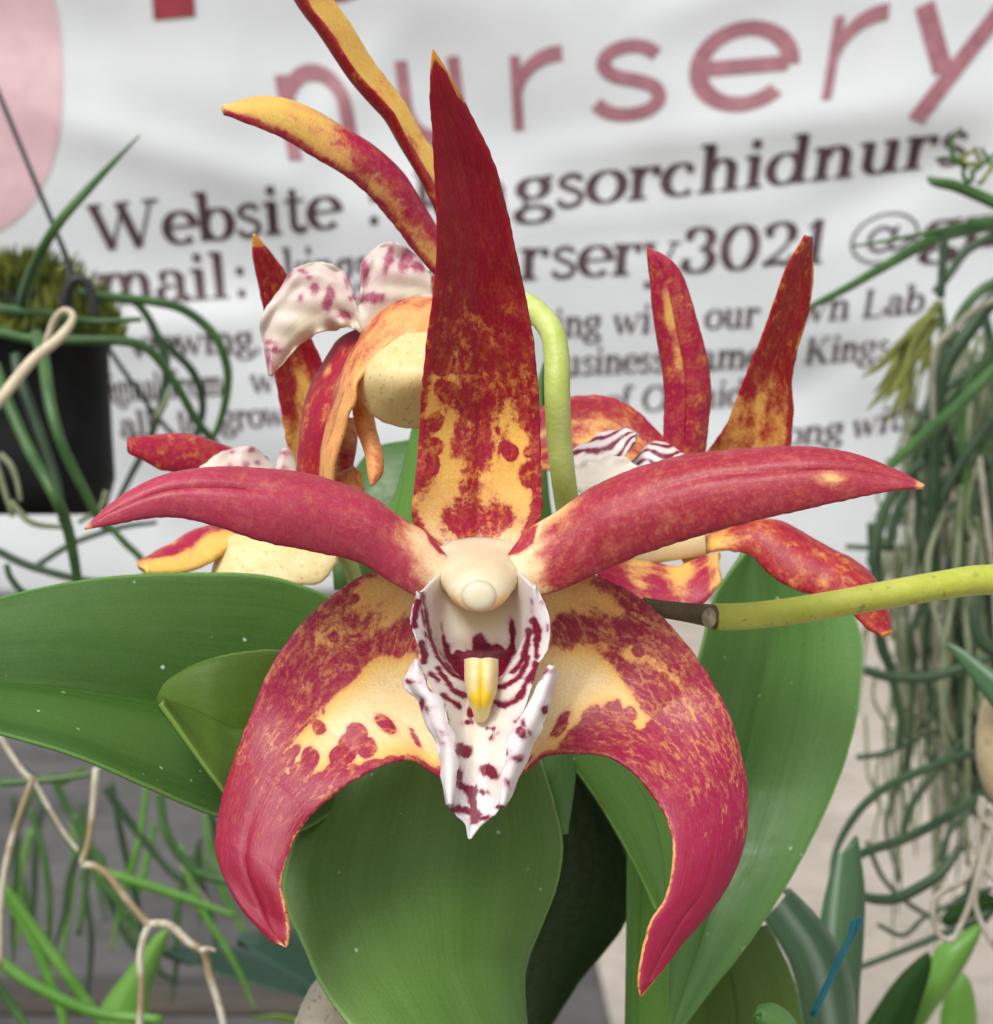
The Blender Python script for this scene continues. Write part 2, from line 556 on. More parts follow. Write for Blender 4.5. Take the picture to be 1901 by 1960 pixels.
# pigments (surface colours; one dark leaf carries painted shade)
RED = (.27, .003, .016, 1); MAG = (.42, .010, .078, 1); YEL = (.92, .59, .13, 1); CRM = (.91, .77, .49, 1); ORG = (.80, .34, .06, 1)
M = {}
M['petal'] = petal_mat('orchid petal', (.31, .003, .020, 1), MAG, YEL, CRM, ORG, amp=(11, 7), halo_k=.40, lace_k=.6)
M['petal_side'] = petal_mat('orchid side petal', (.33, .016, .032, 1), (.48, .048, .112, 1), YEL, CRM, (.82, .38, .17, 1), soft=11)
M['petal_blotch'] = petal_mat('orchid sepal', (.25, .004, .020, 1), (.37, .010, .072, 1), YEL, CRM, (.84, .40, .13, 1), amp=(7, 5), sc=(480, 1700), soft=3.5, halo_k=.45, lace_k=.5, fine=9.0)
M['petal_small'] = petal_mat('rear orchid petal', (.36, .006, .018, 1), MAG, (.92, .62, .15, 1), CRM, ORG, amp=(11, 9), sc=(520, 1700), soft=8)
M['lip'] = lip_mat('orchid lip', (.84, .80, .77, 1), (.135, .003, .022, 1), amp=8)
M['lip_side'] = lip_mat('orchid lip side lobe', (.84, .80, .77, 1), (.135, .003, .022, 1), amp=4)
M['lip_back'] = lip_mat('orchid lip outside', (.72, .63, .56, 1), (.27, .06, .10, 1), amp=8, soft=5)
def tinted(name, a, b, soft, sss=.35):
    t = NT(name)
    puv = t.attr('puv', True)
    c = t.mix(t.step(t.noise(puv, 350, 3, .6), .3, .7), a, tuple(x * .9 for x in a[:3]) + (1,))
    c = t.mix(t.step(t.math('ADD', t.attr('pig'), t.math('MULTIPLY', t.math('SUBTRACT', t.noise(puv, 900, 2), .5), 4.0)), -soft, soft), c, b)
    return t.out(c, .38, .45, t.bump(t.noise(puv, 3000, 3, .6), .25, .0002), trans=.2, sss=sss, sssr=(.0055, .0040, .0025))
M['callus'] = tinted('callus yellow', (.92, .76, .36, 1), (.90, .60, .02, 1), 6)
M['column'] = tinted('column cream', (.90, .78, .54, 1), (.88, .58, .27, 1), 13, .8)
M['cap'] = tinted('anther cap', (.91, .79, .56, 1), (.91, .79, .56, 1), 9, .7)
M['petal_orange'] = petal_mat('orange petal back', (.36, .02, .02, 1), (.45, .03, .06, 1), (.88, .48, .14, 1), (.90, .66, .30, 1), (.84, .42, .12, 1), amp=(7, 6), sc=(650, 2000), soft=7)
M['yellow'] = plain_petal('pale yellow sepal', (.84, .66, .28, 1), (.88, .76, .42, 1), 500, (.74, .50, .20, 1))
M['orange'] = plain_petal('orange sepal', (.80, .40, .11, 1), (.86, .54, .20, 1), 600, (.45, .06, .04, 1))
M['pedicel'] = tube_mat('pale green stalk', (.42, .52, .10, 1), (.55, .62, .22, 1), .42, 200)
M['stem'] = tube_mat('yellow green stem', (.40, .45, .05, 1), (.50, .52, .10, 1), .4, 160, (.30, .26, .06, 1))
M['stem_brown'] = tube_mat('brown stem end', (.075, .055, .028, 1), (.14, .11, .05, 1), .6, 300)
M['scar'] = tube_mat('pale scar', (.50, .44, .30, 1), (.22, .18, .10, 1), .7, 1500)
M['leaf'] = leaf_mat('broad green leaf', (.043, .118, .016, 1), (.071, .162, .030, 1))
M['leaf_front'] = leaf_mat('bright broad leaf', (.080, .180, .026, 1), (.118, .230, .050, 1), .42, vein=.22)
M['leaf_olive'] = leaf_mat('olive leaf', (.070, .140, .014, 1), (.098, .175, .024, 1))
M['leaf_right'] = leaf_mat('right leaf', (.080, .215, .040, 1), (.135, .290, .075, 1), .34, vein=.3)
M['leaf_dark'] = leaf_mat('shade-dark green leaf', (.008, .030, .004, 1), (.015, .048, .007, 1), .65, spec=.15, specks=False, trans=.03)  # near-black base and weak specular stand in for shade deep between the leaves
M['leaf_fresh'] = leaf_mat('fresh leaf', (.095, .25, .030, 1), (.15, .33, .055, 1), .38, specks=False)
M['leaf_blue'] = leaf_mat('bluish leaf', (.055, .135, .060, 1), (.10, .20, .095, 1), .38, specks=False, stripe=(.26, .12, (.36, .46, .36, 1)))
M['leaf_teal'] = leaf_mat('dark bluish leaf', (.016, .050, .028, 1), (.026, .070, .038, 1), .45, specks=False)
M['cord_green'] = tube_mat('pencil leaf', (.030, .088, .020, 1), (.060, .140, .034, 1), .42, 90)
M['cord_dark'] = tube_mat('dark pencil leaf', (.018, .045, .018, 1), (.036, .075, .030, 1), .45, 90)
M['cord_bright'] = tube_mat('bright pencil leaf', (.070, .21, .020, 1), (.12, .28, .05, 1), .45, 90)
M['cord_moss'] = tube_mat('yellow green shoot', (.11, .13, .012, 1), (.19, .21, .04, 1), .55, 90)
M['root_grey'] = tube_mat('grey root', (.30, .27, .21, 1), (.44, .41, .34, 1), .75, 120, (.16, .12, .07, 1))
M['root_olive'] = tube_mat('olive root', (.11, .15, .06, 1), (.24, .27, .16, 1), .7, 90)
M['root_pale'] = tube_mat('pale root', (.44, .40, .30, 1), (.60, .56, .46, 1), .7, 120, (.30, .20, .08, 1), bands=(.30, .23, .13, 1))
M['dry'] = tube_mat('dry stalk', (.50, .42, .28, 1), (.66, .58, .42, 1), .7, 150)
M['wire'] = tube_mat('black wire', (.012, .013, .014, 1), (.02, .021, .022, 1), .45, 90)
M['tie'] = tube_mat('teal tie', (.004, .10, .14, 1), (.008, .15, .20, 1), .35, 90)
M['bulb'] = tube_mat('dry bulb skin', (.40, .31, .17, 1), (.54, .44, .27, 1), .6, 60, (.34, .25, .13, 1))

# ------------------------------------------------------------------ ground, path
def flat(name, x0, x1, y0, y1, z, mat, nx=2, ny=2):
    V = [(x, y, z) for y in np.linspace(y0, y1, ny) for x in np.linspace(x0, x1, nx)]
    F = [(j * nx + i, j * nx + i + 1, (j + 1) * nx + i + 1, (j + 1) * nx + i) for j in range(ny - 1) for i in range(nx - 1)]
    o = mesh_obj(name, V, F, mat)
    o['kind'] = 'structure'
    return o

def ground_mat(name, a, b, sc):
    t = NT(name)
    c = t.coord()
    n = t.noise(c, sc, 5, .65)
    n2 = t.noise(c, sc * 12, 3, .7)
    col = t.mix(t.step(n, .3, .7), a, b)
    col = t.mix(t.step(n2, .45, .75, 0, .5), col, tuple(x * .5 for x in a[:3]) + (1,))
    return t.out(col, .9, .2, t.bump(n2, .5, .004))
GZ = -0.45
flat('ground', -60, 60, -40, 120, GZ, ground_mat('dark gravel', (.080, .077, .072, 1), (.145, .138, .128, 1), 3))
flat('path', 0.10, 9.0, -6, 60, GZ + .004, ground_mat('pale concrete', (.40, .35, .28, 1), (.52, .46, .38, 1), 2))

# ------------------------------------------------------------------ banner with its print
BD = 0.50
_fold = Lumps(3, .0042, 6); _fold2 = Lumps(9, .011, 8)
def ridge(x, y, ax, ay, bx, by, w, h):
    vx, vy = bx - ax, by - ay; L = math.hypot(vx, vy); vx /= L; vy /= L
    s = (x - ax) * vx + (y - ay) * vy; q = -(x - ax) * vy + (y - ay) * vx
    h = h * .45
    env = 1 / (1 + np.exp(-(s + 20) / 40)) / (1 + np.exp((s - L - 20) / 40))
    return h * np.exp(-(q / w) ** 2) * env
def bdepth(x, y):
    z = BD +   .0034 * _fold(x, y) + .0012 * _fold2(x, y)
    z = z + ridge(x, y, 130, 240, 520, 350, 45, -.0060) + ridge(x, y, 560, 330, 760, 60, 40, -.0035)
    z = z + ridge(x, y, 1050, 300, 1700, 210, 42, -.0050) + ridge(x, y, 1250, 40, 1500, -60, 50, -.005)
    z = z + ridge(x, y, 1560, 420, 1900, 260, 50, .006) + ridge(x, y, 1480, 760, 1700, 640, 40, .005)
    z = z + ridge(x, y, 200, 640, 560, 600, 40, -.004) + ridge(x, y, 1040, 470, 1500, 440, 30, .003)
    return z
bt = NT('banner vinyl')
bc = bt.coord()
bcol = bt.mix(bt.step(bt.noise(bc, 14, 4, .6), .3, .75), (.57, .60, .61, 1), (.635, .665, .675, 1))
bcol = bt.mix(bt.step(bt.noise(bc, 60, 5, .7), .62, .8, 0, .18), bcol, (.46, .46, .44, 1))
weave = bt.noise(bc, 1300, 2)
MB_ = bt.out(bcol, .42, .4, bt.bump(weave, .2, .0003), trans=.12)
bn_t = thing('banner', 'wrinkled white vinyl banner with printed lettering hanging behind the orchids', 'banner', (950, 1140, BD))
gx = np.linspace(-1900, 3700, 220); gy = np.linspace(-1100, 1142, 106)
GX, GY = np.meshgrid(gx, gy)
GYb = GY + np.where(GY > 1000, 6 * np.sin(GX * .006), 0)
V, F, idx = thick(W(np.stack([GX, GYb, bdepth(GX, GYb)], -1)), .0005)
mesh_obj('vinyl_sheet', V, F, MB_, bn_t)
# hems and eyelets are outside the frame

def ink(name, c, var=.12):
    t = NT(name)
    n = t.noise(t.coord(), 160, 4, .6)
    return t.out(t.mix(t.step(n, .3, .75), c, tuple(x * (1 + var * 3) + .01 for x in c[:3]) + (1,)), .45, .4)
INK = ink('maroon print', (.040, .016, .020, 1)); INK2 = ink('rose print', (.24, .095, .115, 1)); INK3 = ink('deep red print', (.20, .010, .022, 1))
PINK = ink('pink print', (.50, .33, .355, 1), .04)

def arc(cx, cy, rx, ry, a0, a1, n=22):
    a = np.radians(np.linspace(a0, a1, n))
    return [(cx + rx * math.cos(t), cy + ry * math.sin(t)) for t in a]
TH, TN = .265, .085
def stem(x, y0, y1, s0=True, s1='l'):
    r = [([(x, y0), (x, y1)], TH)]
    if s0: r.append(([(x - .24, y0 + .035), (x + .24, y0 + .035)], TN))
    if s1 == 'l': r.append(([(x - .25, y1 - .05), (x + .02, y1 - .02)], TN * 1.2))
    if s1 == 'b': r.append(([(x - .24, y1 - .035), (x + .24, y1 - .035)], TN))
    return r
def dot(x, y, r=.15):
    return [([(x - r * .75, y), (x + r * .75, y)], r * 1.7)]
N_ = None
def arch(x0, x1, y=.62):
    c = (x0 + x1) / 2
    return [(arc(c + .02, y, (x1 - x0) / 2, .36, 165, 0), N_), ([(x1 + .02, y), (x1 + .02, 0)], TH), ([(x1 - .22, .035), (x1 + .26, .035)], TN)]
G = {
 'i': (.56, stem(.27, 0, 1) + dot(.26, 1.36)),
 'l': (.56, stem(.27, 0, 1.5)),
 'n': (1.14, stem(.27, 0, 1) + arch(.3, .83)),
 'm': (1.66, stem(.27, 0, 1) + arch(.3, .80) + arch(.86, 1.36)),
 'h': (1.14, stem(.27, 0, 1.5) + arch(.3, .83)),
 'u': (1.14, stem(.27, .35, 1, False) + [(arc(.56, .36, .29, .34, 180, 350), N_)] + stem(.85, 0, 1, False) + [([(.85, .035), (1.1, .05)], TN)]),
 'r': (.86, stem(.27, 0, 1) + [(arc(.62, .62, .33, .34, 160, 60), N_)] + dot(.73, .82, .14)),
 'o': (1.0, [(arc(.5, .5, .40, .47, 0, 360, 40), N_)]),
 'c': (.90, [(arc(.50, .5, .39, .47, 62, 310, 34), N_)] + dot(.70, .80, .13)),
 'e': (.92, [(arc(.49, .5, .39, .47, 0, 315, 38), N_), ([(.14, .53), (.86, .53)], TN)]),
 'd': (1.14, [(arc(.48, .48, .36, .46, 0, 360, 40), N_)] + stem(.85, 0, 1.5, False) + [([(.85, .035), (1.1, .05)], TN)]),
 'b': (1.10, stem(.25, 0, 1.5, False) + [(arc(.62, .48, .36, .46, 0, 360, 40), N_)]),
 'p': (1.10, stem(.25, -.45, 1, True) + [(arc(.62, .5, .36, .46, 0, 360, 40), N_)]),
 's': (.80, [([(.66, .80), (.55, .94), (.36, .96), (.18, .85), (.18, .69), (.36, .57), (.56, .46), (.68, .30), (.60, .10), (.40, .03), (.20, .07), (.11, .24)], .15)]),
 't': (.70, [([(.30, 1.32), (.30, .28), (.36, .10), (.50, .05), (.66, .14)], .19), ([(.06, .96), (.62, .96)], TN)]),
 'k': (1.14, stem(.27, 0, 1.5) + [([(.38, .45), (.88, .94)], TN), ([(.52, .56), (.92, .03)], .21), ([(.68, .96), (1.06, .96)], TN), ([(.72, .035), (1.1, .035)], TN)]),
 'g': (.98, [(arc(.45, .68, .31, .30, 0, 360, 36), N_), ([(.30, .36), (.24, .22), (.36, .13), (.66, .12)], .11), (arc(.48, -.13, .38, .24, 0, 360, 36), N_), ([(.66, .90), (.80, 1.0), (.92, .96)], .10)]),
 'a': (1.0, [(arc(.44, .70, .28, .27, 150, 0), N_), ([(.72, .72), (.72, .22), (.80, .07), (.98, .10)], TH * .9), (arc(.40, .26, .27, .24, 60, 330), N_)] + dot(.24, .74, .13)),
 'f': (.66, stem(.30, 0, 1.2, True, '') + [(arc(.56, 1.2, .26, .30, 180, 60), N_), ([(.06, .96), (.62, .96)], TN)] + dot(.66, 1.42, .12)),
 'w': (1.5, [([(.12, .97), (.44, .03)], .22), ([(.44, .03), (.72, .95)], TN), ([(.68, .95), (1.0, .03)], .22), ([(1.0, .03), (1.32, .95)], TN), ([(0, .965), (.36, .965)], TN), ([(1.16, .965), (1.5, .965)], TN)]),
 'v': (1.05, [([(.12, .97), (.50, .03)], .22), ([(.50, .03), (.86, .95)], TN), ([(0, .965), (.36, .965)], TN), ([(.7, .965), (1.04, .965)], TN)]),
 'y': (1.05, [([(.12, .97), (.52, .05)], .22), ([(.88, .95), (.50, -.1), (.34, -.40), (.2, -.42)], .085), ([(0, .965), (.36, .965)], TN), ([(.7, .965), (1.04, .965)], TN)] + dot(.2, -.36, .12)),
 'W': (2.05, [([(.16, 1.42), (.58, .03)], .26), ([(.58, .03), (1.0, 1.40)], TN), ([(.92, 1.40), (1.34, .03)], .26), ([(1.34, .03), (1.78, 1.40)], TN), ([(0, 1.415), (.42, 1.415)], TN), ([(.78, 1.415), (1.2, 1.415)], TN), ([(1.56, 1.415), (2.0, 1.415)], TN)]),
 'K': (1.6, stem(.36, 0, 1.42, True, 'b') + [([(.5, .60), (1.2, 1.38)], TN), ([(.70, .82), (1.26, .03)], .25), ([(.98, 1.385), (1.46, 1.385)], TN), ([(1.0, .035), (1.54, .035)], TN)]),
 'L': (1.35, stem(.36, 0, 1.42, True, 'b') + [([(.36, .035), (1.16, .035), (1.2, .45)], TN)]),
 'E': (1.4, stem(.36, 0, 1.42, True, 'b') + [([(.36, .035), (1.16, .035), (1.2, .42)], TN), ([(.36, 1.385), (1.12, 1.385), (1.16, 1.05)], TN), ([(.36, .72), (.9, .72)], TN)]),
 'O': (1.5, [(arc(.74, .71, .62, .68, 0, 360, 44), N_)]),
 '3': (1.1, [(arc(.50, 1.06, .33, .34, 160, -80), N_), (arc(.48, .38, .40, .38, 85, -160), N_)] + dot(.22, 1.12, .14) + dot(.18, .30, .15)),
 '0': (1.1, [(arc(.55, .71, .42, .70, 0, 360, 44), N_)]),
 '2': (1.1, [(arc(.52, 1.02, .36, .38, 165, -30), N_), ([(.84, .86), (.62, .52), (.20, .12)], .11), ([(.14, .10), (.6, .13), (.86, .07), (.94, .34)], .16)] + dot(.24, 1.08, .14)),
 '1': (.90, stem(.46, 0, 1.42, True, '') + [([(.20, 1.18), (.46, 1.38)], TN)]),
 '@': (1.9, [(arc(.92, .60, .82, .80, -50, 330, 60), .075), (arc(.84, .58, .30, .38, 20, 340, 34), .11), ([(1.20, .98), (1.10, .36), (1.22, .22), (1.46, .34), (1.66, .62)], .11)]),
 ':': (.5, dot(.25, .12, .15) + dot(.25, .84, .15)),
 ',': (.4, dot(.2, .1, .14) + [([(.26, .1), (.14, -.22)], .07)]),
}
SANS = {
 'n': [([(.0, 0), (.0, 1)], 1), (arc(.42, .55, .42, .45, 180, 0), 1), ([(.84, .55), (.84, 0)], 1)],
 'u': [([(.0, 1), (.0, .45)], 1), (arc(.42, .45, .42, .45, 180, 360), 1), ([(.84, 1), (.84, 0)], 1)],
 'r': [([(.0, 0), (.0, 1)], 1), (arc(.92, .40, .92, .58, 168, 86), 1)],
 's': [([(.80, .86), (.64, .97), (.40, 1.0), (.14, .90), (.08, .72), (.24, .57), (.52, .50), (.78, .40), (.86, .22), (.72, .06), (.44, .0), (.18, .04), (.0, .18)], 1)],
 'e': [(arc(.5, .5, .5, .5, -2, 318, 44), 1), ([(.05, .5), (.98, .5)], 1)],
 'y': [([(.0, 1), (.42, .12)], 1), ([(.98, 1), (.25, -.48)], 1)],
}
_layer = [0]
def ribbon_units(path, width, serif):
    """ribbon outline in glyph units: list of (left, right)"""
    Q = np.array(path, float)
    if len(Q) > 2 and len(Q) < 20: Q = spline(Q, 30)
    elif len(Q) == 2: Q = spline(Q, 8)
    closed = np.linalg.norm(Q[0] - Q[-1]) < 1e-6
    T = np.gradient(Q, axis=0)
    if closed:
        T[0] = T[-1] = Q[1] - Q[-2]
    T = norm(T)
    if width is None:
        w = TN + (TH * 1.06 - TN) * np.abs(T[:, 1]) ** 1.4
    else:
        w = np.full(len(Q), width)
    nrm = np.stack([-T[:, 1], T[:, 0]], -1)
    return Q + nrm * w[:, None] / 2, Q - nrm * w[:, None] / 2

def put_strokes(acc, strokes, mapf, scale_w=1.0, fixed=None):
    for path, w in strokes:
        A, B = ribbon_units(path, fixed if fixed else w, True)
        off = len(acc['v'])
        lay = .0006 + .00003 * (_layer[0] % 9); _layer[0] += 1
        mid = 2
        R = np.stack([A, (A + B) / 2, B], 1)
        for r in R:
            for q in r:
                x, y = mapf(q[0], q[1])
                acc['v'].append((x, y, float(bdepth(x, y)) - lay))
        n = len(A)
        for i in range(n - 1):
            for j in range(2):
                a = off + i * 3 + j
                acc['f'].append((a, a + 1, a + 4, a + 3))

def line_of(chunks, base, xh, name='lettering', mat=INK):
    bx = [b[0] for b in base]; by = [b[1] for b in base]
    for txt, x0, x1 in chunks:
        acc = {'v': [], 'f': []}
        adv = sum(G[c][0] if c != ' ' else .5 for c in txt)
        k = (x1 - x0) / adv
        x = 0
        for c in txt:
            if c == ' ': x += .5; continue
            a, st = G[c]
            ox = x
            def f(gx_, gy_, ox=ox):
                px = x0 + (ox + gx_) * k
                by_ = np.interp(px, bx, by)
                lean = np.interp(px, [150, 950, 1750], [-.16, .02, .20])
                return px + gy_ * xh * lean, by_ - gy_ * xh
            put_strokes(acc, st, f)
            x += a
        mesh_obj(name, W(np.array(acc['v'])), acc['f'], mat, bn_t)

line_of([('Website', 178, 652), (':', 700, 732), ('kin', 792, 975), ('gsorchidnurs', 985, 1850)],
        [(150, 486), (640, 436), (1000, 404), (1380, 366), (1850, 312)], 62)
line_of([('E', 120, 180), ('mail', 190, 442), (':', 448, 478), ('kingsorchidnu', 545, 985), ('rsery3021', 992, 1586), ('@gm', 1618, 1960)],
        [(100, 590), (440, 570), (700, 552), (1000, 535), (1400, 516), (1600, 500), (1900, 470)], 59)
line_of([('viewing,', 250, 500), ('ing', 1060, 1150), ('with', 1172, 1312), ('our', 1348, 1452), ('own', 1486, 1626), ('Lab', 1646, 1766)],
        [(150, 690), (500, 672), (1060, 646), (1440, 626), (1760, 598)], 37)
line_of([('original', 175, 310), ('from', 325, 430), ('w', 480, 530), ('business', 1040, 1272), ('name', 1292, 1462), ('Kings', 1536, 1700)],
        [(150, 772), (500, 752), (1060, 720), (1440, 704), (1700, 686)], 35)
line_of([('all', 232, 300), ('to', 340, 390), ('grow', 424, 548), ('of', 1158, 1206), ('Orchids', 1228, 1452)],
        [(150, 845), (540, 815), (1160, 792), (1440, 775)], 34)
line_of([('along', 1440, 1612), ('with', 1628, 1762)], [(1400, 868), (1620, 842), (1770, 812)], 34)
# the larger name line above the small print
acc = {'v': [], 'f': []}
for c, o_, xv, yv, w in [('n', (566, 306), (132, -12), (-28, -163), .20), ('u', (785, 268), (118, -10), (-18, -152), .20),
                         ('r', (993, 248), (92, -8), (-8, -142), .21), ('s', (1140, 222), (140, -6), (6, -132), .20),
                         ('e', (1330, 206), (176, -14), (14, -146), .20), ('r', (1582, 190), (96, -12), (26, -160), .20),
                         ('y', (1730, 160), (168, -14), (40, -152), .22)]:
    def f(a, b, o_=o_, xv=xv, yv=yv):
        return o_[0] + a * xv[0] + b * yv[0], o_[1] + a * xv[1] + b * yv[1]
    put_strokes(acc, SANS[c], f, fixed=w)
mesh_obj('lettering', W(np.array(acc['v'])), acc['f'], INK2, bn_t)
acc = {'v': [], 'f': []}
def f(a, b): return 334 + a * 40 - b * 12, 34 - b * 150 - a * 4
put_strokes(acc, [([(0, 0), (0, 1)], 2.0)], f)
mesh_obj('lettering', W(np.array(acc['v'])), acc['f'], INK3, bn_t)
acc = {'v': [], 'f': []}
def f(a, b): return 640 + a * 95, -78 - b * 82
put_strokes(acc, [(arc(0, 0, .8, .85, 190, 350, 30), .28)], f)
mesh_obj('lettering', W(np.array(acc['v'])), acc['f'], INK3, bn_t)
# pink oval emblem at the left
acc = {'v': [], 'f': []}
def f(a, b): return -120 + a * 240, 150 + b * 315
for rr0, rr1 in [(0.0, .34), (.34, .68), (.68, 1.0)]:
    off = len(acc['v']); nn = 120
    for i in range(nn + 1):
        t_ = 2 * math.pi * (i + .37) / nn
        for k in range(13):
            q = rr0 + (rr1 - rr0) * k / 12
            sx = np.sign(math.cos(t_)) * abs(math.cos(t_)) ** .8; sy = np.sign(math.sin(t_)) * abs(math.sin(t_)) ** .8
            x, y = f(q * sx, q * sy)
            acc['v'].append((x, y, float(bdepth(x, y)) - .0006))
    for i in range(nn):
        for k in range(12):
            a = off + i * 13 + k
            acc['f'].append((a, a + 1, a + 14, a + 13))
mesh_obj('emblem', W(np.array(acc['v'])), acc['f'], PINK, bn_t)

# ------------------------------------------------------------------ the front flower
def base_field(pig, pale=0.0, mag=0.3, rimw=0.0, fade=0.0, lace=0.3):
    return {'pig': pig, 'pale': pale, 'mag': mag, 'rimw': rimw, 'fade': fade, 'lace': lace}

FL = thing('orchid_flower', 'large front orchid flower with red pointed sepals and white spotted lip, nearest the camera', 'flower', (918, 1080, .006), 'orchid flowers')

# dorsal sepal
def f_dorsal(X, Y, u, v):
    red = (870 - Y) * .0 + np.interp(Y, [95, 540, 600, 660, 740, 840, 1060], [60, 36, 20, 11, 1, -7, -10])
    red = red + 14 * np.exp(-((X - 918 + (Y - 800) * .02) / 42) ** 2) * np.interp(Y, [640, 760, 900, 980], [0, 1, .95, .4])
    red = red - 10 * np.exp(-((X - 872) / 13) ** 2) * np.interp(Y, [640, 690, 760], [0, 1, 0])
    sp = [(990, 751, 18, 20), (982, 868, 17, 17), (853, 757, 24, 19), (828, 812, 19, 19), (832, 857, 16, 16), (823, 888, 16, 22),
          (1014, 910, 18, 30), (1012, 803, 15, 26), (846, 700, 26, 30), (912, 716, 16, 14), (965, 690, 16, 14), (890, 770, 10, 10), (1013, 868, 9, 12), (880, 655, 18, 16), (930, 665, 16, 18), (985, 690, 16, 20), (838, 745, 14, 20), (950, 740, 10, 9), (1016, 740, 12, 22), (905, 745, 11, 9), (955, 830, 8, 8), (940, 600, 20, 20), (860, 610, 20, 20)]
    for s in sp: red = U(red, ell(X, Y, *s) * 2.2)
    red = U(red, (u - .93) * 160, (.05 - u) * 160 * np.interp(Y, [700, 800, 1000], [1, 1, .6]))
    red = U(red, ell(X, Y, 915, 1004, 84, 40) * .30 - 1)
    pale = np.interp(Y, [880, 990, 1045], [0.0, .25, 1])
    rim = np.interp(Y, [95, 130, 180, 235], [.9, .7, .55, 0]) * np.clip((u - .62) / .3, 0, 1) + np.interp(Y, [95, 120, 180, 210], [.9, .6, .45, 0]) * np.clip((.22 - u) / .16, 0, 1) + np.interp(Y, [95, 112, 135], [1, .6, 0])
    return base_field(red, pale, np.interp(Y, [100, 700, 1000], [0.0, .05, .5]), rim, np.interp(Y, [300, 700, 1000], [.25, .6, .8]), np.interp(Y, [300, 520, 640, 760], [-.4, 0, .5, .6]))
dl = [(828, 93), (823, 150), (823, 205), (830, 300), (836, 420), (834, 520), (822, 620), (812, 700), (805, 800), (798, 900), (793, 1010), (838, 1056)]
dr = [(830, 94), (862, 146), (897, 208), (927, 270), (956, 342), (976, 430), (992, 505), (1007, 575), (1021, 655), (1031, 765), (1034, 885), (1033, 1005), (998, 1056)]
dl = rep(dl, 13); dr = rep(dr, 13)
sheet('dorsal_sepal', LR(dd(dl, [-.016, -.009, -.002, .004, .006]), dd(dr, [-.016, -.009, -.002, .004, .006])), M['petal'], FL,
      th=.0009, nu=56, nv=170, bulge=[.001, -.001, -.0022, -.003, -.003], keel=[.0, .0002, .0004, .0006], lump=.00012, field=f_dorsal, seed=3, wav=.00015)

# petals
def f_pet(side):
    def f(X, Y, u, v):
        xb = np.abs(X - 918)
        red = np.interp(xb, [60, 105, 150, 220, 900], [-30, -14, 2, 16, 30])
        red = red + (u - .5) * np.interp(xb, [60, 150, 260], [6, 16, 0])
        corner = poly(X, Y, [(1008, 1016), (1036, 1012), (1030, 1050), (1000, 1068), (968, 1074)] if side > 0 else [(828, 1014), (806, 1012), (812, 1050), (832, 1068), (856, 1074)])
        red = U(red, corner * 4.0)
        red = U(red, (np.abs(2 * u - 1) - .93) * 200)
        fade = np.interp(xb, [100, 250, 500, 700, 900], [1.2, 1.0, .9, .9, .3])
        if side < 0: fade = fade * np.interp(u, [0, .55, .8, 1], [.8, 1, .6, .5]); mg = np.interp(xb, [100, 400, 750], [.75, .70, .85])
        else:
            mg = np.interp(xb, [100, 400, 750], [.40, .25, .35])
            red = red - 26 * np.maximum(0, ell(X, Y, 1590, 928, 56, 24, -8) / 24) - 16 * np.maximum(0, ell(X, Y, 1490, 942, 26, 11, -10) / 11)
        tip = np.interp(v, [0, .955, .985, 1], [0, 0, .6, 1])
        return base_field(red, np.interp(xb, [100, 200], [1, .3]), mg, tip, fade, -.6)
    return f
rt = rep([(972, 1066), (1004, 1022), (1060, 988), (1150, 927), (1250, 890), (1350, 867), (1480, 857), (1580, 861), (1660, 879), (1720, 906), (1769, 931)], 14)
rb = rep([(1000, 1146), (1040, 1141), (1100, 1116), (1180, 1081), (1280, 1045), (1400, 1009), (1500, 985), (1600, 961), (1700, 941), (1768, 934)], 14)
sheet('petal', LR(dd(rt, [.003, .003, .001, -.003, -.006]), dd(rb, [.001, -.001, -.004, -.006, -.007])), M['petal_side'], FL, th=.0009, nu=48, nv=150,
      bulge=[.0016, .0030, .0032, .002, .0003], keel=[0, .0001, .0004, .0007], lump=.00015, field=f_pet(1), seed=5)
lt = rep([(852, 1066), (828, 1030), (790, 1012), (740, 973), (680, 940), (600, 912), (500, 899), (400, 898), (320, 911), (260, 936), (210, 970), (161, 1011)], 14)
lb = rep([(838, 1150), (800, 1144), (760, 1120), (720, 1095), (680, 1073), (600, 1055), (500, 1035), (430, 1013), (360, 993), (300, 990), (230, 1001), (163, 1014)], 14)
sheet('petal', LR(dd(lt, [.003, .003, .001, -.003, -.006]), dd(lb, [.001, -.001, -.004, -.005, -.006])), M['petal_side'], FL, th=.0009, nu=48, nv=150,
      bulge=[.0016, .0030, .0030, .002, .0005], keel=[0, 0, .0002, .0011, .0006], lump=.00015, field=f_pet(-1), seed=6)

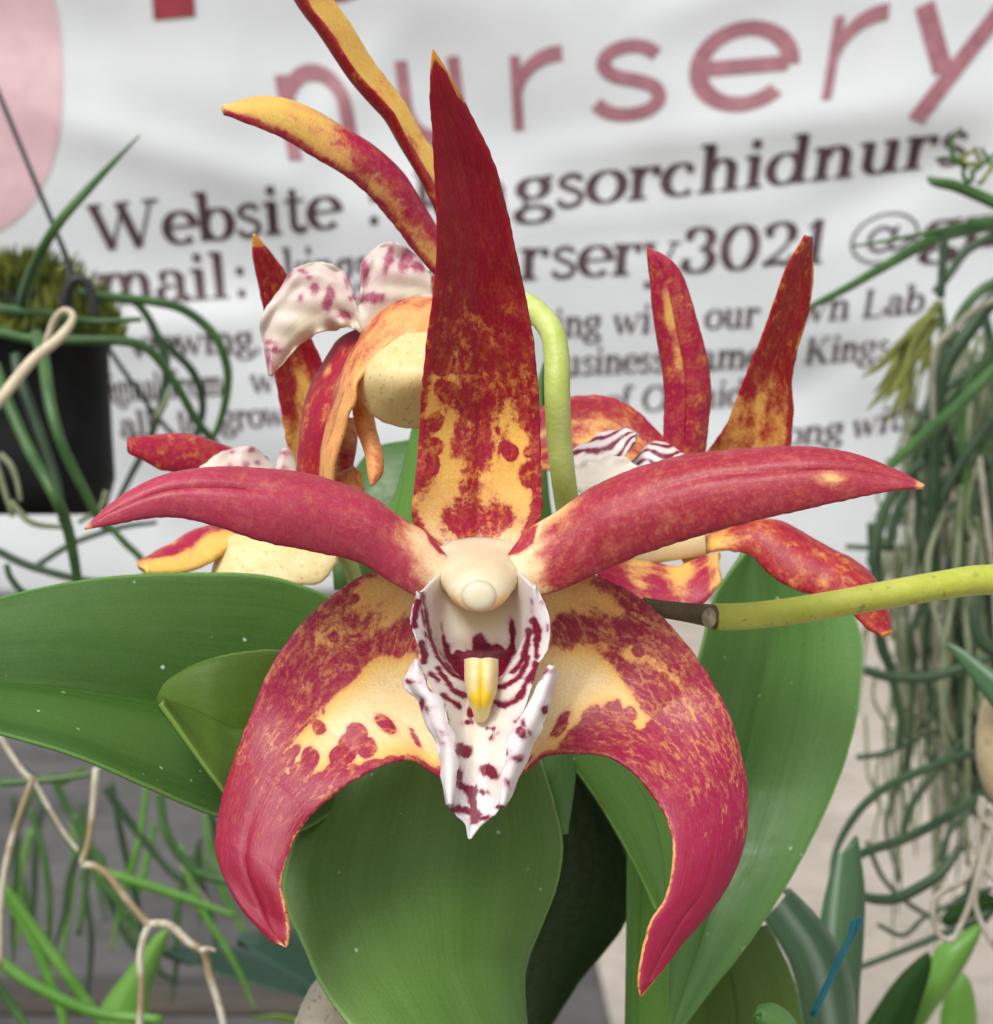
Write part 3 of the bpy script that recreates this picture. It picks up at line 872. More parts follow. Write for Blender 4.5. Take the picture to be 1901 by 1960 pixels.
# lateral sepals
def zz(pts, ox, oy, k): return [(ox + k * a, oy + k * b) for a, b in pts]
def f_lat_l(X, Y, u, v):
    z = lambda p: zz(p, 377.3, 1069, .4011)
    red = np.interp(v, [0, .10, .2, .3, .5, 1], [-14, -1, 8, 14, 26, 44]) + np.zeros_like(X)
    yel = poly(X, Y, z([(1100, 455), (840, 470), (760, 560), (690, 610), (560, 720), (470, 850), (420, 930), (440, 1040), (520, 1040), (600, 1000), (640, 1020), (760, 1010), (900, 960), (1010, 950), (1120, 1000), (1300, 1010), (1300, 460)]))
    red = np.where(yel > -8, np.minimum(red, -yel * .9), red)
    mott = poly(X, Y, z([(640, 200), (840, 90), (960, 120), (930, 270), (800, 420), (640, 420), (560, 620), (450, 620), (430, 500), (520, 330)]))
    red = np.where(mott > 0, np.minimum(red, 3.0), red)
    spots = [(895, 780, 72, 34, 52), (565, 797, 31, 37, 0), (1042, 860, 46, 14, 62), (760, 820, 62, 55, 40), (690, 935, 80, 60, -30), (810, 900, 50, 60, 0), (530, 960, 44, 62, 0), (455, 930, 26, 52, 20),
             (510, 410, 52, 95, 25), (750, 185, 30, 26, 0), (570, 545, 38, 40, 0), (655, 365, 34, 30, 0), (600, 260, 40, 30, 20), (640, 1010, 40, 30, 0), (590, 700, 10, 16, 0), (600, 1090, 70, 50, 20), (930, 960, 40, 18, 0), (720, 880, 60, 70, 20), (500, 1020, 60, 50, 0), (840, 985, 60, 24, -10), (700, 1020, 70, 30, -20), (440, 960, 30, 60, 0)]
    for s in spots:
        red = U(red, ell(X, Y, 377.3 + .4011 * s[0], 1069 + .4011 * s[1], .4011 * s[2], .4011 * s[3], s[4]) * 2.0)
    band = poly(X, Y, z([(840, 330), (1060, 270), (1060, 450), (840, 470), (780, 440)]))
    red = U(red, np.minimum(band * .6, 5))
    red = U(red, (.05 - u) * 240 * np.interp(v, [0, .1, .2], [0, .6, 1]), (u - .965) * 250 * np.interp(v, [0, .2, .3, .5], [0, 1, 1, 1]))
    pale = np.clip(yel / 60, 0, .75) + np.interp(v, [0, .12], [.5, 0])
    rim = np.interp(v, [0, .42, .55, 1], [0, 0, .55, .66]) * np.clip((u - .93) / .06, 0, 1) + np.interp(v, [.88, .95, 1], [0, .3, .9]) * np.clip((.12 - u) / .1, 0, 1)
    return base_field(red, pale, np.interp(v, [0, .3, .6, 1], [.9, .85, .6, .25]) , rim, np.interp(v, [0, .3, .5, .75, 1], [.9, .8, .6, .25, .1]), np.interp(v, [0, .4, .6, .75], [.7, .6, .1, -.5]))
ls = [(800, 1075, 880, 1200), (705, 1098, 880, 1350), (645, 1132, 862, 1487), (592, 1178, 792, 1456), (545, 1235, 737, 1463), (510, 1300, 690, 1486), (480, 1370, 640, 1520),
      (455, 1440, 592, 1564), (430, 1510, 561, 1612), (415, 1580, 543, 1668), (414, 1632, 540, 1697), (432, 1687, 549, 1738), (463, 1739, 553, 1780), (507, 1785, 551, 1801), (546, 1813, 547, 1813)]
dz = np.interp(np.linspace(0, 1, 15), [0, .2, .5, .8, 1], [.006, .006, .003, -.003, -.007])
sheet('lateral_sepal', [[(a, b, z + .002 * math.sin(math.pi * i / 14)), (c, d_, z - .0035 * math.sin(math.pi * i / 14))] for i, ((a, b, c, d_), z) in enumerate(zip(ls, dz))],
      M['petal_blotch'], FL, th=.0009, nu=80, nv=190, bulge=[.0, -.0022, -.0028, .0012, .0014, -.0012, -.0008], keel=[0, 0, 0, .0003, .0016, .0012], lump=.00025, field=f_lat_l, seed=7, wav=.0002)
def f_lat_r(X, Y, u, v):
    z = lambda p: zz(p, 943.3, 1037.6, .4707)
    red = np.interp(v, [0, .10, .2, .3, .5, 1], [-14, -3, 5, 10, 20, 44]) + np.zeros_like(X)
    yel = poly(X, Y, z([(0, 420), (230, 430), (420, 430), (500, 500), (560, 590), (610, 660), (660, 700), (620, 740), (590, 690), (520, 650), (470, 640), (380, 690), (320, 760), (260, 850), (160, 930), (0, 900)]))
    red = np.where(yel > -8, np.minimum(red, -yel * .9), red)
    ytop = poly(X, Y, z([(230, 180), (420, 130), (560, 180), (700, 310), (640, 330), (480, 250), (330, 250)]))
    red = np.where(ytop > -4, np.minimum(red, -ytop * .8), red)
    lane = stroke(X, Y, z([(560, 440), (700, 500), (790, 600), (820, 720), (880, 830), (900, 900)]), 13)
    red = red - 10 * np.clip((lane + 10) / 16, 0, 1)
    lane2 = stroke(X, Y, z([(590, 700), (610, 780), (700, 860), (790, 960)]), 9)
    red = red - 11 * np.clip((lane2 + 8) / 14, 0, 1)
    spots = [(280, 740, 24, 62, 28), (400, 710, 44, 62, 25), (490, 680, 36, 55, 20), (560, 690, 36, 40, 20), (450, 770, 60, 46, 0), (520, 760, 40, 40, 0), (640, 800, 50, 60, 0), (350, 790, 50, 40, 0),
             (600, 560, 40, 30, 30), (690, 540, 34, 30, 0), (560, 500, 30, 26, 0), (740, 640, 34, 40, 0), (640, 620, 44, 34, 20), (530, 320, 40, 30, 30), (590, 430, 30, 22, 30), (740, 500, 26, 20, 0), (840, 620, 40, 60, -20), (870, 740, 30, 60, -10)]
    for s in spots:
        red = U(red, ell(X, Y, 943.3 + .4707 * s[0], 1037.6 + .4707 * s[1], .4707 * s[2], .4707 * s[3], s[4]) * 2.0)
    band = poly(X, Y, z([(225, 330), (300, 270), (420, 330), (440, 420), (230, 420)]))
    red = U(red, np.minimum(band * .6, 5))
    red = U(red, (.06 - u) * 260 * np.interp(v, [0, .12, .2], [0, .4, 1]), (u - .965) * 250 * np.interp(v, [0, .15, .22, .5], [0, .2, 1, 1]))
    pale = np.clip(yel / 60, 0, .75) + np.interp(v, [0, .12], [.5, 0])
    rim = np.interp(v, [0, .38, .5, 1], [0, 0, .55, .66]) * np.clip((u - .93) / .06, 0, 1) + np.interp(v, [.80, .9, 1], [0, .5, .9]) * np.clip((.14 - u) / .12, 0, 1)
    return base_field(red, pale, np.interp(v, [0, .3, .6, .8, 1], [.5, .8, 1, .7, .25]), rim, np.interp(v, [0, .3, .5, .7, 1], [.9, .8, .55, .12, .1]), np.interp(v, [0, .45, .6, .75], [.8, .7, .2, -.5]) + .3 * (1 - 2 * u))
rs = [(1045, 1075, 960, 1200), (1128, 1096, 960, 1350), (1198, 1128, 985, 1480), (1252, 1166, 1042, 1447), (1302, 1217, 1105, 1442), (1350, 1282, 1160, 1449), (1388, 1350, 1207, 1476),
      (1413, 1420, 1246, 1521), (1429, 1490, 1272, 1562), (1431, 1560, 1286, 1604), (1420, 1628, 1286, 1660), (1393, 1693, 1273, 1720), (1355, 1750, 1244, 1765), (1306, 1806, 1226, 1832), (1264, 1863, 1221, 1880), (1228, 1908, 1226, 1908)]
dz = np.interp(np.linspace(0, 1, 16), [0, .2, .5, .8, 1], [.006, .006, .003, -.003, -.007])
sheet('lateral_sepal', [[(a, b, z + .002 * math.sin(math.pi * i / 15)), (c, d_, z - .0035 * math.sin(math.pi * i / 15))] for i, ((a, b, c, d_), z) in enumerate(zip(rs, dz))],
      M['petal_blotch'], FL, th=.0009, nu=80, nv=190, bulge=[.0, -.0022, -.0028, .0010, .0014, .0006, -.0004], keel=[0, 0, 0, 0, .0004, .0004], lump=.00018, field=f_lat_r, seed=8, wav=.0002)

# lip: one folded sheet (side lobes, throat and floor), two rolled margins, callus
QZ = lambda a, b: (746.4 + .3029 * a, 1033.8 + .3029 * b)
def marks(X, Y, strokes, ells, polys=()):
    f = np.full(X.shape, -30.0)
    for pts, w in strokes: f = U(f, stroke(X, Y, rep([QZ(*p) for p in pts], 12) if len(pts) > 2 else [QZ(*p) for p in pts], w * .3029 * .62))
    for e in ells:
        x, y = QZ(e[0], e[1])
        f = U(f, ell(X, Y, x, y, e[2] * .3029, e[3] * .3029, e[4] if len(e) > 4 else 0) * (1.1 if len(e) < 6 else .5) - (0 if len(e) < 6 else 1.5))
    for p in polys: f = U(f, poly(X, Y, [QZ(*q) for q in p]))
    return f
def f_lip(X, Y, u, v):
    f = marks(X, Y, [
        ([(192, 332), (206, 400), (235, 560), (260, 660), (312, 770), (385, 850), (480, 893)], 21), ([(300, 815), (360, 905), (420, 968), (482, 988)], 26), ([(176, 385), (152, 480), (152, 545)], 34),
        ([(186, 400), (205, 500), (222, 640)], 8), ([(192, 655), (216, 720), (207, 772)], 34), ([(248, 845), (302, 888)], 22), ([(325, 980), (380, 1018), (428, 1052)], 26), ([(312, 995), (338, 1040)], 22), ([(345, 1095), (362, 1135)], 14), ([(300, 700), (340, 780), (400, 840)], 10),
        ([(912, 505), (938, 570), (934, 625)], 42), ([(930, 640), (934, 750)], 22), ([(1000, 535), (1002, 575)], 14), ([(886, 575), (872, 680), (846, 760), (785, 835)], 30), ([(905, 380), (908, 500)], 9),
        ([(688, 930), (740, 920), (825, 862), (862, 790), (878, 740)], 26), ([(668, 1028), (720, 1048), (790, 1022), (842, 968), (868, 900), (912, 845), (928, 780)], 32),
        ([(918, 985), (888, 1060), (846, 1112)], 26), ([(846, 1112), (795, 1152)], 9), ([(905, 905), (960, 840)], 20)],
        [(962, 392, 8, 14), (506, 1098, 26, 34), (488, 1156, 36, 15), (640, 1195, 28, 12), (640, 1258, 22, 18, 0, 1), (690, 1226, 14, 8, 0, 1), (644, 1046, 10, 24), (466, 1335, 54, 44, 10), (440, 1300, 26, 20), (630, 1462, 66, 40, 14), (660, 1490, 40, 26), (430, 1482, 24, 44), (582, 1595, 40, 15, 12), (600, 1762, 52, 15, -10), (690, 1690, 16, 16), (425, 1700, 50, 22, 20)],
        [[(318, 525), (330, 570), (345, 640), (380, 670), (385, 730), (430, 695), (475, 705), (480, 680), (515, 690), (520, 610), (575, 590), (610, 630), (640, 670), (680, 650), (740, 690), (760, 650), (755, 520), (770, 490), (790, 510), (805, 560), (800, 720), (740, 830), (690, 900), (480, 905), (400, 840), (330, 720)],
         [(410, 1520), (450, 1530), (500, 1560), (548, 1560), (552, 1690), (590, 1740), (560, 1800), (505, 1800), (500, 1740), (400, 1725), (380, 1690), (430, 1685), (500, 1690), (480, 1610), (420, 1560)]])
    inner = np.clip(1.2 - np.abs(X - 918) / 75, 0, 1) * np.interp(Y, [1120, 1290, 1420, 1540], [1.2, .6, .5, 0])
    return {'pig': f, 'pale': np.clip(inner, 0, 1)}
lb_ = [
    [(798, 1131, -.0108), (806, 1134, -.0104), (852, 1092, .0020), (918, 1086, .0030), (984, 1090, .0020), (1019, 1121, -.0104), (1024, 1117, -.0108)],
    [(786, 1186, -.0115), (818, 1203, -.0090), (843, 1198, -.0012), (918, 1202, -.0004), (989, 1198, -.0012), (1016, 1201, -.0090), (1051, 1180, -.0115)],
    [(799, 1231, -.0115), (834, 1247, -.0072), (847, 1248, -.0015), (918, 1252, -.0004), (988, 1248, -.0015), (999, 1244, -.0072), (1049, 1238, -.0115)],
    [(807, 1272, -.0113), (864, 1286, -.0062), (874, 1288, -.0030), (918, 1290, -.0018), (964, 1288, -.0030), (976, 1286, -.0062), (1031, 1272, -.0113)],
    [(825, 1308, -.0112), (880, 1312, -.0070), (898, 1314, -.0052), (919, 1316, -.0045), (940, 1314, -.0052), (960, 1311, -.0070), (1019, 1310, -.0112)],
    [(846, 1358, -.0118), (880, 1362, -.0086), (899, 1364, -.0078), (919, 1366, -.0075), (940, 1366, -.0078), (960, 1366, -.0086), (1000, 1368, -.0118)],
    [(862, 1416, -.0128), (884, 1419, -.0106), (898, 1421, -.0100), (915, 1424, -.0098), (932, 1426, -.0100), (948, 1427, -.0106), (978, 1428, -.0128)],
    [(866, 1476, -.0140), (882, 1478, -.0122), (895, 1480, -.0117), (909, 1482, -.0115), (924, 1484, -.0117), (938, 1484, -.0122), (962, 1484, -.0140)],
    [(856, 1532, -.0150), (874, 1535, -.0138), (888, 1538, -.0134), (904, 1541, -.0133), (920, 1543, -.0134), (936, 1544, -.0138), (957, 1544, -.0150)],
    [(872, 1558, -.0150), (882, 1561, -.0144), (892, 1564, -.0141), (903, 1567, -.0140), (915, 1568, -.0141), (927, 1567, -.0144), (940, 1565, -.0150)],
    [(891, 1577, -.0148), (895, 1579, -.0146), (899, 1580, -.0144), (903, 1582, -.0144), (909, 1582, -.0144), (915, 1581, -.0146), (921, 1580, -.0148)],
    [(896, 1606, -.0148), (897, 1606, -.0148), (898, 1606, -.0148), (899, 1606, -.0148), (900, 1606, -.0148), (901, 1606, -.0148), (902, 1606, -.0148)]]
lip = sheet('lip', lb_, M['lip'], FL, th=.00035, nu=130, nv=210, field=f_lip, seed=11, jag=.7)
def f_margin(X, Y, u, v):
    return {'pig': marks(X, Y, [([(182, 770), (222, 870), (262, 945)], 14), ([(932, 892), (1000, 822)], 20)],
            [(140, 893, 42, 9, 15), (215, 1035, 22, 38), (242, 1060, 24, 24, 0, 1), (340, 1215, 28, 18, 0, 1), (345, 1280, 14, 12, 0, 1), (965, 1072, 20, 30), (832, 1222, 26, 36), (870, 1215, 16, 16, 0, 1), (790, 1378, 44, 30, 0, 1), (740, 1540, 12, 26), (700, 1685, 16, 16), (850, 1160, 10, 18), (1000, 825, 14, 10), (730, 1350, 10, 30, 0, 1)]), 'pale': 0 * X}
def margin(outer, inner, seed):
    o_ = rep([QZ(*p) for p in outer], 14); i_ = rep([QZ(*p) for p in inner], 14)
    return sheet('lip_margin', [[(p[0], p[1], z0), (p[0] * .5 + q[0] * .5, p[1] * .5 + q[1] * .5, z1 - .0004), (q[0], q[1], z1)] for p, q, z0, z1 in zip(o_, i_, np.linspace(-.0115, -.0148, 14), np.linspace(-.0128, -.0158, 14))],
                 M['lip'], lip, th=.0005, nu=40, nv=130, field=f_margin, seed=seed, wav=.0004, wavf=24, jag=.9, edge=.5)
margin([(165, 757), (92, 880), (100, 940), (165, 972), (210, 1130), (310, 1310), (330, 1500), (358, 1640), (378, 1672)], [(170, 759), (215, 850), (265, 940), (320, 1020), (366, 1140), (410, 1260), (420, 1400), (405, 1560), (380, 1668)], 13)
margin([(1026, 795), (1053, 860), (1030, 960), (985, 1100), (920, 1260), (860, 1400), (800, 1520), (745, 1640), (712, 1688)], [(1020, 797), (985, 830), (930, 920), (895, 1010), (830, 1130), (762, 1250), (738, 1330), (705, 1450), (696, 1600), (706, 1686)], 14)
sheet('callus', [[(890, 1263, -.0070), (906, 1262, -.0084), (921, 1264, -.0085), (936, 1262, -.0084), (953, 1263, -.0070)], [(891, 1290, -.0080), (906, 1290, -.0096), (921, 1291, -.0095), (936, 1290, -.0096), (952, 1290, -.0080)],
                 [(893, 1318, -.0085), (908, 1320, -.0100), (921, 1321, -.0099), (934, 1320, -.0100), (950, 1318, -.0085)], [(901, 1342, -.0090), (912, 1345, -.0101), (921, 1346, -.0100), (930, 1345, -.0101), (942, 1342, -.0090)],
                 [(913, 1378, -.0088), (917, 1380, -.0091), (921, 1381, -.0091), (925, 1380, -.0091), (929, 1378, -.0088)]], M['callus'], lip, th=.0007, nu=40, nv=50, seed=15,
      field=lambda X, Y, u, v: {'pig': np.interp(Y, [1262, 1280, 1310, 1335, 1350, 1365], [-2, 5, 7, 12, 6, -8]) - np.abs(X - 921) * np.interp(Y, [1262, 1310, 1340], [1, .9, .6]), 'pale': .0 * X})

# column with its anther cap
def loft(name, rings, mat, parent, n=40, nv=40, attrs=None):
    """rings: (x, y, d, rx units, ry units, tilt) ellipses facing the camera"""
    R = spline(np.array(rings, float), nv)
    a = np.linspace(0, 2 * np.pi, n, endpoint=False)
    V = []
    for x, y, d_, rx, ry in R[:, :5]:
        V.append(W(np.stack([x + rx * np.cos(a), y + ry * np.sin(a), np.full(n, d_)], -1)))
    V.append(W(np.array([[R[0, 0], R[0, 1], R[0, 2]], [R[-1, 0], R[-1, 1], R[-1, 2]]])))
    V = np.concatenate(V)
    F = []
    m = len(R)
    for i in range(m - 1):
        for j in range(n):
            j2 = (j + 1) % n
            F.append((i * n + j, i * n + j2, (i + 1) * n + j2, (i + 1) * n + j))
    for j in range(n):
        j2 = (j + 1) % n
        F.append((m * n, j2, j)); F.append((m * n + 1, (m - 1) * n + j, (m - 1) * n + j2))
    at = {'puv': V}
    if attrs:
        k = S * (D + V[:, 1]) / D
        at.update(attrs(V[:, 0] / k + 950.5, 980.0 - V[:, 2] / k))
    return mesh_obj(name, V, F, mat, parent, at)
colm = loft('column', [(919, 1085, .0080, 136, 58), (918, 1088, .0060, 120, 54), (918, 1094, .0040, 100, 50), (917, 1100, .0020, 86, 48), (917, 1108, -.0002, 75, 46), (917, 1117, -.0026, 67, 45), (917, 1125, -.0045, 62, 43), (917, 1131, -.0058, 57, 40), (917, 1135, -.0067, 50, 36), (917, 1138, -.0073, 40, 31), (917, 1139, -.0075, 8, 8)], M['column'], FL,
            attrs=lambda X, Y: {'pig': U(ell(X, Y, 864, 1160, 34, 24), ell(X, Y, 970, 1160, 34, 24)) - 2})
loft('anther_cap', [(917, 1135, -.0060, 36, 32), (917, 1139, -.0070, 35, 31), (917, 1141, -.0076, 32, 28), (917, 1142, -.00795, 25, 22), (917, 1142, -.0081, 15, 13), (917, 1142, -.00815, 4, 4)], M['cap'], colm)
tube('pedicel', tp([(918, 1090), (925, 1070), (940, 1040), (960, 1010)], [.006, .014, .024, .034], 22), M['pedicel'], FL)

# ------------------------------------------------------------------ the side-facing flower behind, at upper left
SF = thing('orchid_flower', 'orchid flower seen from its side, white frilled lip pointing left, behind the tall front sepal', 'flower', (860, 600, .03), 'orchid flowers')
def f_gen(bias, mag=.4, fade=.8, pale=0.0, rim=0.0):
    def f(X, Y, u, v):
        return base_field(bias(X, Y, u, v), pale, mag, rim(X, Y, u, v) if callable(rim) else rim, fade)
    return f
up = rep([(428, 218), (473, 193), (527, 188), (565, 197), (627, 228), (697, 273), (758, 324), (796, 381), (832, 440), (870, 520)], 12)
lo = rep([(430, 219), (467, 234), (524, 257), (569, 280), (627, 318), (675, 347), (713, 382), (755, 430), (787, 472), (830, 524), (858, 560)], 12)
sheet('petal', LR(dd(up, [.018, .026, .034]), dd(lo, [.016, .024, .032])), M['petal_small'], SF, th=.0009, nu=40, nv=120, bulge=[.001, .002, .002], lump=.00012, seed=21,
      field=f_gen(lambda X, Y, u, v: U(np.interp(v, [0, .25, .45, .7, .9, 1], [-22, -16, 2, 8, 0, -8]) + 6 * np.sin(u * 5), (u - .88) * 160, (.06 - u) * 250), .95, 1.2))
l2 = rep([(560, -55), (582, -3), (614, 42), (649, 93), (697, 154), (746, 209), (778, 266), (810, 330), (838, 392), (866, 470)], 12)
r2 = rep([(600, -60), (638, 0), (675, 55), (710, 109), (742, 154), (775, 199), (806, 250), (832, 290), (860, 360), (880, 440)], 12)
sheet('petal', LR(dd(l2, [.016, .024, .032]), dd(r2, [.022, .030, .036])), M['petal_small'], SF, th=.0009, nu=36, nv=120, bulge=[-.002, -.002, -.001], lump=.00012, seed=22,
      field=f_gen(lambda X, Y, u, v: np.interp(u, [0, .50, .64, 1], [30, 24, -10, -14]) + 5 * np.sin(v * 31), .1, .5))
# lip seen from the side
lipst = [(517, 719, 520, 719), (506, 667, 541, 697), (499, 622, 574, 659), (521, 573, 602, 641), (560, 518, 634, 631), (602, 500, 655, 628), (638, 508, 672, 628), (664, 527, 688, 636), (676, 570, 704, 655), (692, 557, 716, 664), (692, 503, 732, 655), (728, 467, 752, 645), (761, 468, 775, 625), (793, 484, 800, 600), (822, 519, 830, 580)]
def f_slip(X, Y, u, v):
    f = np.full(X.shape, -30.0)
    for a, b, c, d_, g in [(1080, 220, 14, 32, 30), (1155, 215, 34, 10, 30), (1200, 285, 22, 34, 0), (1270, 330, 24, 62, 12), (1135, 330, 14, 16, 0), (1345, 410, 40, 26, 0), (990, 545, 22, 10, 0), (1000, 580, 34, 10, 0), (985, 640, 10, 40, 0),
                         (1385, 328, 20, 14, -20), (1445, 210, 16, 60, 0), (1560, 140, 20, 70, 18), (1640, 150, 30, 60, 25), (1040, 260, 9, 20, 20), (1690, 180, 40, 26, 30), (1480, 330, 60, 24, 0), (1355, 240, 9, 26, 0)]:
        f = U(f, ell(X, Y, 125.8 + .397 * a, 440.2 + .397 * b, .397 * c, .397 * d_, g) * 1.1)
    return {'pig': f, 'pale': np.interp(u, [0, .5, 1], [.05, .25, .8])}
slip = sheet('lip', [[(a, b, .021), (a * .55 + c * .45, b * .55 + d_ * .45, .0201), (c, d_, .021)] for a, b, c, d_ in lipst], M['lip_back'], SF, th=.0005, nu=60, nv=130, field=f_slip, seed=23, wav=.0016, wavf=34, lump=.0003, lumpf=.06)
# red outer face, orange band and yellow pouch
ol = rep([(640, 672), (612, 718), (590, 770), (575, 837), (568, 912), (572, 990)], 10)
orr = rep([(716, 628), (688, 690), (664, 745), (642, 817), (632, 912), (630, 990)], 10)
sheet('lateral_sepal', LR(dd(ol, [.027, .026, .026]), dd(orr, [.022, .020, .022])), M['petal_small'], SF, th=.0008, nu=30, nv=80, bulge=.0008, seed=24, lump=.0002,
      field=f_gen(lambda X, Y, u, v: np.full_like(X, 17.0) - 22 * np.maximum(0, ell(X, Y, 648, 722, 18, 22, 30) / 18), .35, .35))
bo = rep([(850, 528), (829, 527), (790, 538), (755, 560), (713, 611), (680, 664), (644, 757), (623, 837), (617, 916), (622, 985)], 13)
bi = rep([(850, 632), (817, 640), (775, 648), (742, 664), (701, 712), (688, 752), (664, 810), (648, 857), (640, 905), (640, 985)], 13)
sheet('lateral_sepal', LR(dd(bo, [.026, .020, .020]), dd(bi, [.017, .014, .018])), M['petal_orange'], SF, th=.0008, nu=40, nv=110, bulge=.0007, seed=25, lump=.00025, lumpf=.05, wav=.0004,
      field=f_gen(lambda X, Y, u, v: np.interp(u, [0, .1, .3, .7, 1], [22, 8, -1, -4, -9]) + np.interp(v, [0, .3, .6, 1], [0, 2, 0, -2]), .4, .5, .15))
ys = [[(742, 640, .020), (700, 700, .0165), (686, 748, .0185)], [(775, 640, .017), (728, 710, .0125), (699, 776, .0175)], [(815, 636, .016), (770, 720, .0105), (733, 806, .0170)], [(850, 634, .016), (820, 720, .0105), (790, 819, .0165)], [(880, 634, .018), (870, 720, .013), (860, 812, .0175)]]
sheet('mentum', ys, M['yellow'], SF, th=.001, nu=40, nv=50, seed=26, lump=.00015, lumpf=.03)
hl = rep([(672, 740), (676, 780), (683, 821), (700, 869), (707, 916), (710, 930)], 8)
hr = rep([(700, 745), (711, 782), (718, 821), (730, 869), (731, 905), (713, 931)], 8)
sheet('petal', LR(dd(hl, [.022, .020, .017]), dd(hr, [.022, .020, .017])), M['petal_orange'], SF, th=.0008, nu=24, nv=60, bulge=.0009, seed=27,
      field=f_gen(lambda X, Y, u, v: np.interp(v, [0, .3, 1], [-10, -7, -4]) + 0 * u, .3, .5, .1))
sheet('petal', LR(dd([(648, 800), (646, 850), (640, 905), (640, 950)], [.03]), dd([(682, 800), (680, 850), (672, 900), (676, 950)], [.03])), M['petal_small'], SF, th=.0012, nu=24, nv=40, bulge=.001, seed=28,
      field=f_gen(lambda X, Y, u, v: np.full_like(X, 3.0), .7, 1.0, .6))
sheet('dorsal_sepal', LR(dd([(634, 960), (640, 925), (655, 905), (680, 897)], [.024]), dd([(660, 985), (675, 960), (693, 935), (694, 905)], [.021])), M['petal_orange'], SF, th=.0008, nu=20, nv=30, bulge=.0006, seed=29, wav=.0006, wavf=12,
      field=f_gen(lambda X, Y, u, v: -9 + 8 * v + 0 * u, .3, .5, .1))
tube('pedicel', tp([(905, 560), (950, 566), (1000, 582), (1034, 604), (1058, 640), (1066, 690), (1067, 760), (1071, 840), (1078, 910), (1090, 985), (1110, 1060)], [.030, .024, .020, .018, .020, .026], [26, 26, 24, 24, 25, 25, 24, 24, 24]), M['pedicel'], SF, n=20, seg=110)

# ------------------------------------------------------------------ the flower hidden behind the left petal
BF = thing('orchid_flower', 'orchid flower mostly hidden behind the left petal of the front flower', 'flower', (560, 960, .05), 'orchid flowers')
sl = rep([(484, 448), (479, 462), (489, 520), (507, 603), (527, 714), (539, 790), (552, 861), (560, 930)], 12)
sr = rep([(488, 447), (512, 474), (547, 524), (574, 592), (596, 650), (618, 702), (626, 770), (622, 840), (612, 930)], 12)
sheet('dorsal_sepal', LR(dd(sl, [.036, .044, .05]), dd(sr, [.036, .044, .05])), M['petal_small'], BF, th=.0009, nu=40, nv=110, bulge=[.0005, -.002, -.002], seed=31, lump=.00012,
      field=f_gen(lambda X, Y, u, v: np.interp(Y, [447, 640, 700, 780, 830, 930], [30, 24, 9, 1, -8, -14]) + 8 * np.cos(u * 6), .25, .8, 0.0, lambda X, Y, u, v: np.interp(Y, [447, 468, 474], [1, .9, 0])))
pl = rep([(246, 867), (281, 845), (324, 835), (380, 841), (428, 861), (500, 880)], 9)
pr = rep([(248, 868), (285, 887), (316, 903), (364, 905), (440, 925), (500, 940)], 9)
sheet('petal', LR(dd(pl, [.04, .05]), dd(pr, [.036, .045])), M['petal_small'], BF, th=.0009, nu=36, nv=70, bulge=.002, seed=32, field=f_gen(lambda X, Y, u, v: np.full_like(X, 14.0), .55, 1.0))
blip = sheet('lip', LR(dd([(372, 905), (390, 890), (420, 868), (455, 855), (491, 862), (517, 889), (528, 912), (531, 890), (540, 860), (562, 868), (572, 905)], [.038, .040, .042]),
                       dd([(380, 925), (400, 940), (430, 950), (455, 955), (491, 955), (517, 955), (525, 955), (535, 955), (545, 955), (562, 955), (575, 955)], [.036, .038, .040])), M['lip_back'], BF, th=.0005, nu=36, nv=100, seed=33, wav=.0005, wavf=26,
             field=lambda X, Y, u, v: {'pig': U(*[ell(X, Y, a, b, c, d_) for a, b, c, d_ in [(445, 864, 5, 5), (480, 863, 5, 5), (492, 886, 4, 4), (542, 868, 10, 5), (545, 898, 7, 4), (470, 900, 8, 14), (440, 900, 6, 12)]]), 'pale': .3 + 0 * X})
sheet('petal', LR(dd([(268, 1091), (300, 1062), (330, 1045), (365, 1024), (430, 1010)], [.038, .046]), dd([(280, 1098), (340, 1098), (390, 1084), (430, 1058), (462, 1036)], [.032, .040])), M['petal_small'], BF, th=.0012, nu=36, nv=60, bulge=.0012, seed=34,
      field=f_gen(lambda X, Y, u, v: np.minimum((u - .30 + .2 * v) * 70, (.66 - u) * 90), .75, .2, 0.0))
sheet('lateral_sepal', LR(dd([(410, 1105), (430, 1040), (480, 1020), (560, 1030), (660, 1035)], [.04]), dd([(420, 1130), (500, 1130), (560, 1124), (615, 1116), (645, 1076)], [.036])), M['yellow'], BF, th=.0008, nu=36, nv=60, bulge=.0012, seed=35, wav=.0008, wavf=9)
tube('pedicel', tp([(640, 1040), (665, 1070), (680, 1110), (690, 1160)], [.045, .05, .055], 15), M['pedicel'], BF)

# ------------------------------------------------------------------ the flower behind the right petal
RF = thing('orchid_flower', 'orchid flower with two upright red petals, behind the right petal of the front flower', 'flower', (1330, 950, .045), 'orchid flowers')
al = rep([(1238, 472), (1243, 517), (1252, 617), (1269, 712), (1274, 799), (1269, 850), (1285, 930), (1318, 990)], 10)
ar = rep([(1241, 473), (1287, 500), (1317, 556), (1340, 634), (1358, 712), (1359, 777), (1352, 842), (1344, 930), (1335, 990)], 10)
sheet('petal', LR(dd(al, [.03, .036, .04]), dd(ar, [.03, .034, .04])), M['petal_small'], RF, th=.0009, nu=36, nv=100, bulge=[.0008, .0016, .0016], seed=41, lump=.00012, keel=[.0008, .0004, 0],
      field=f_gen(lambda X, Y, u, v: np.full_like(X, 16.0) - 22 * np.exp(-((u - .42) / .12) ** 2) * np.interp(v, [.1, .2, .45, .55], [0, 1, .8, 0]), .85, 1.3))
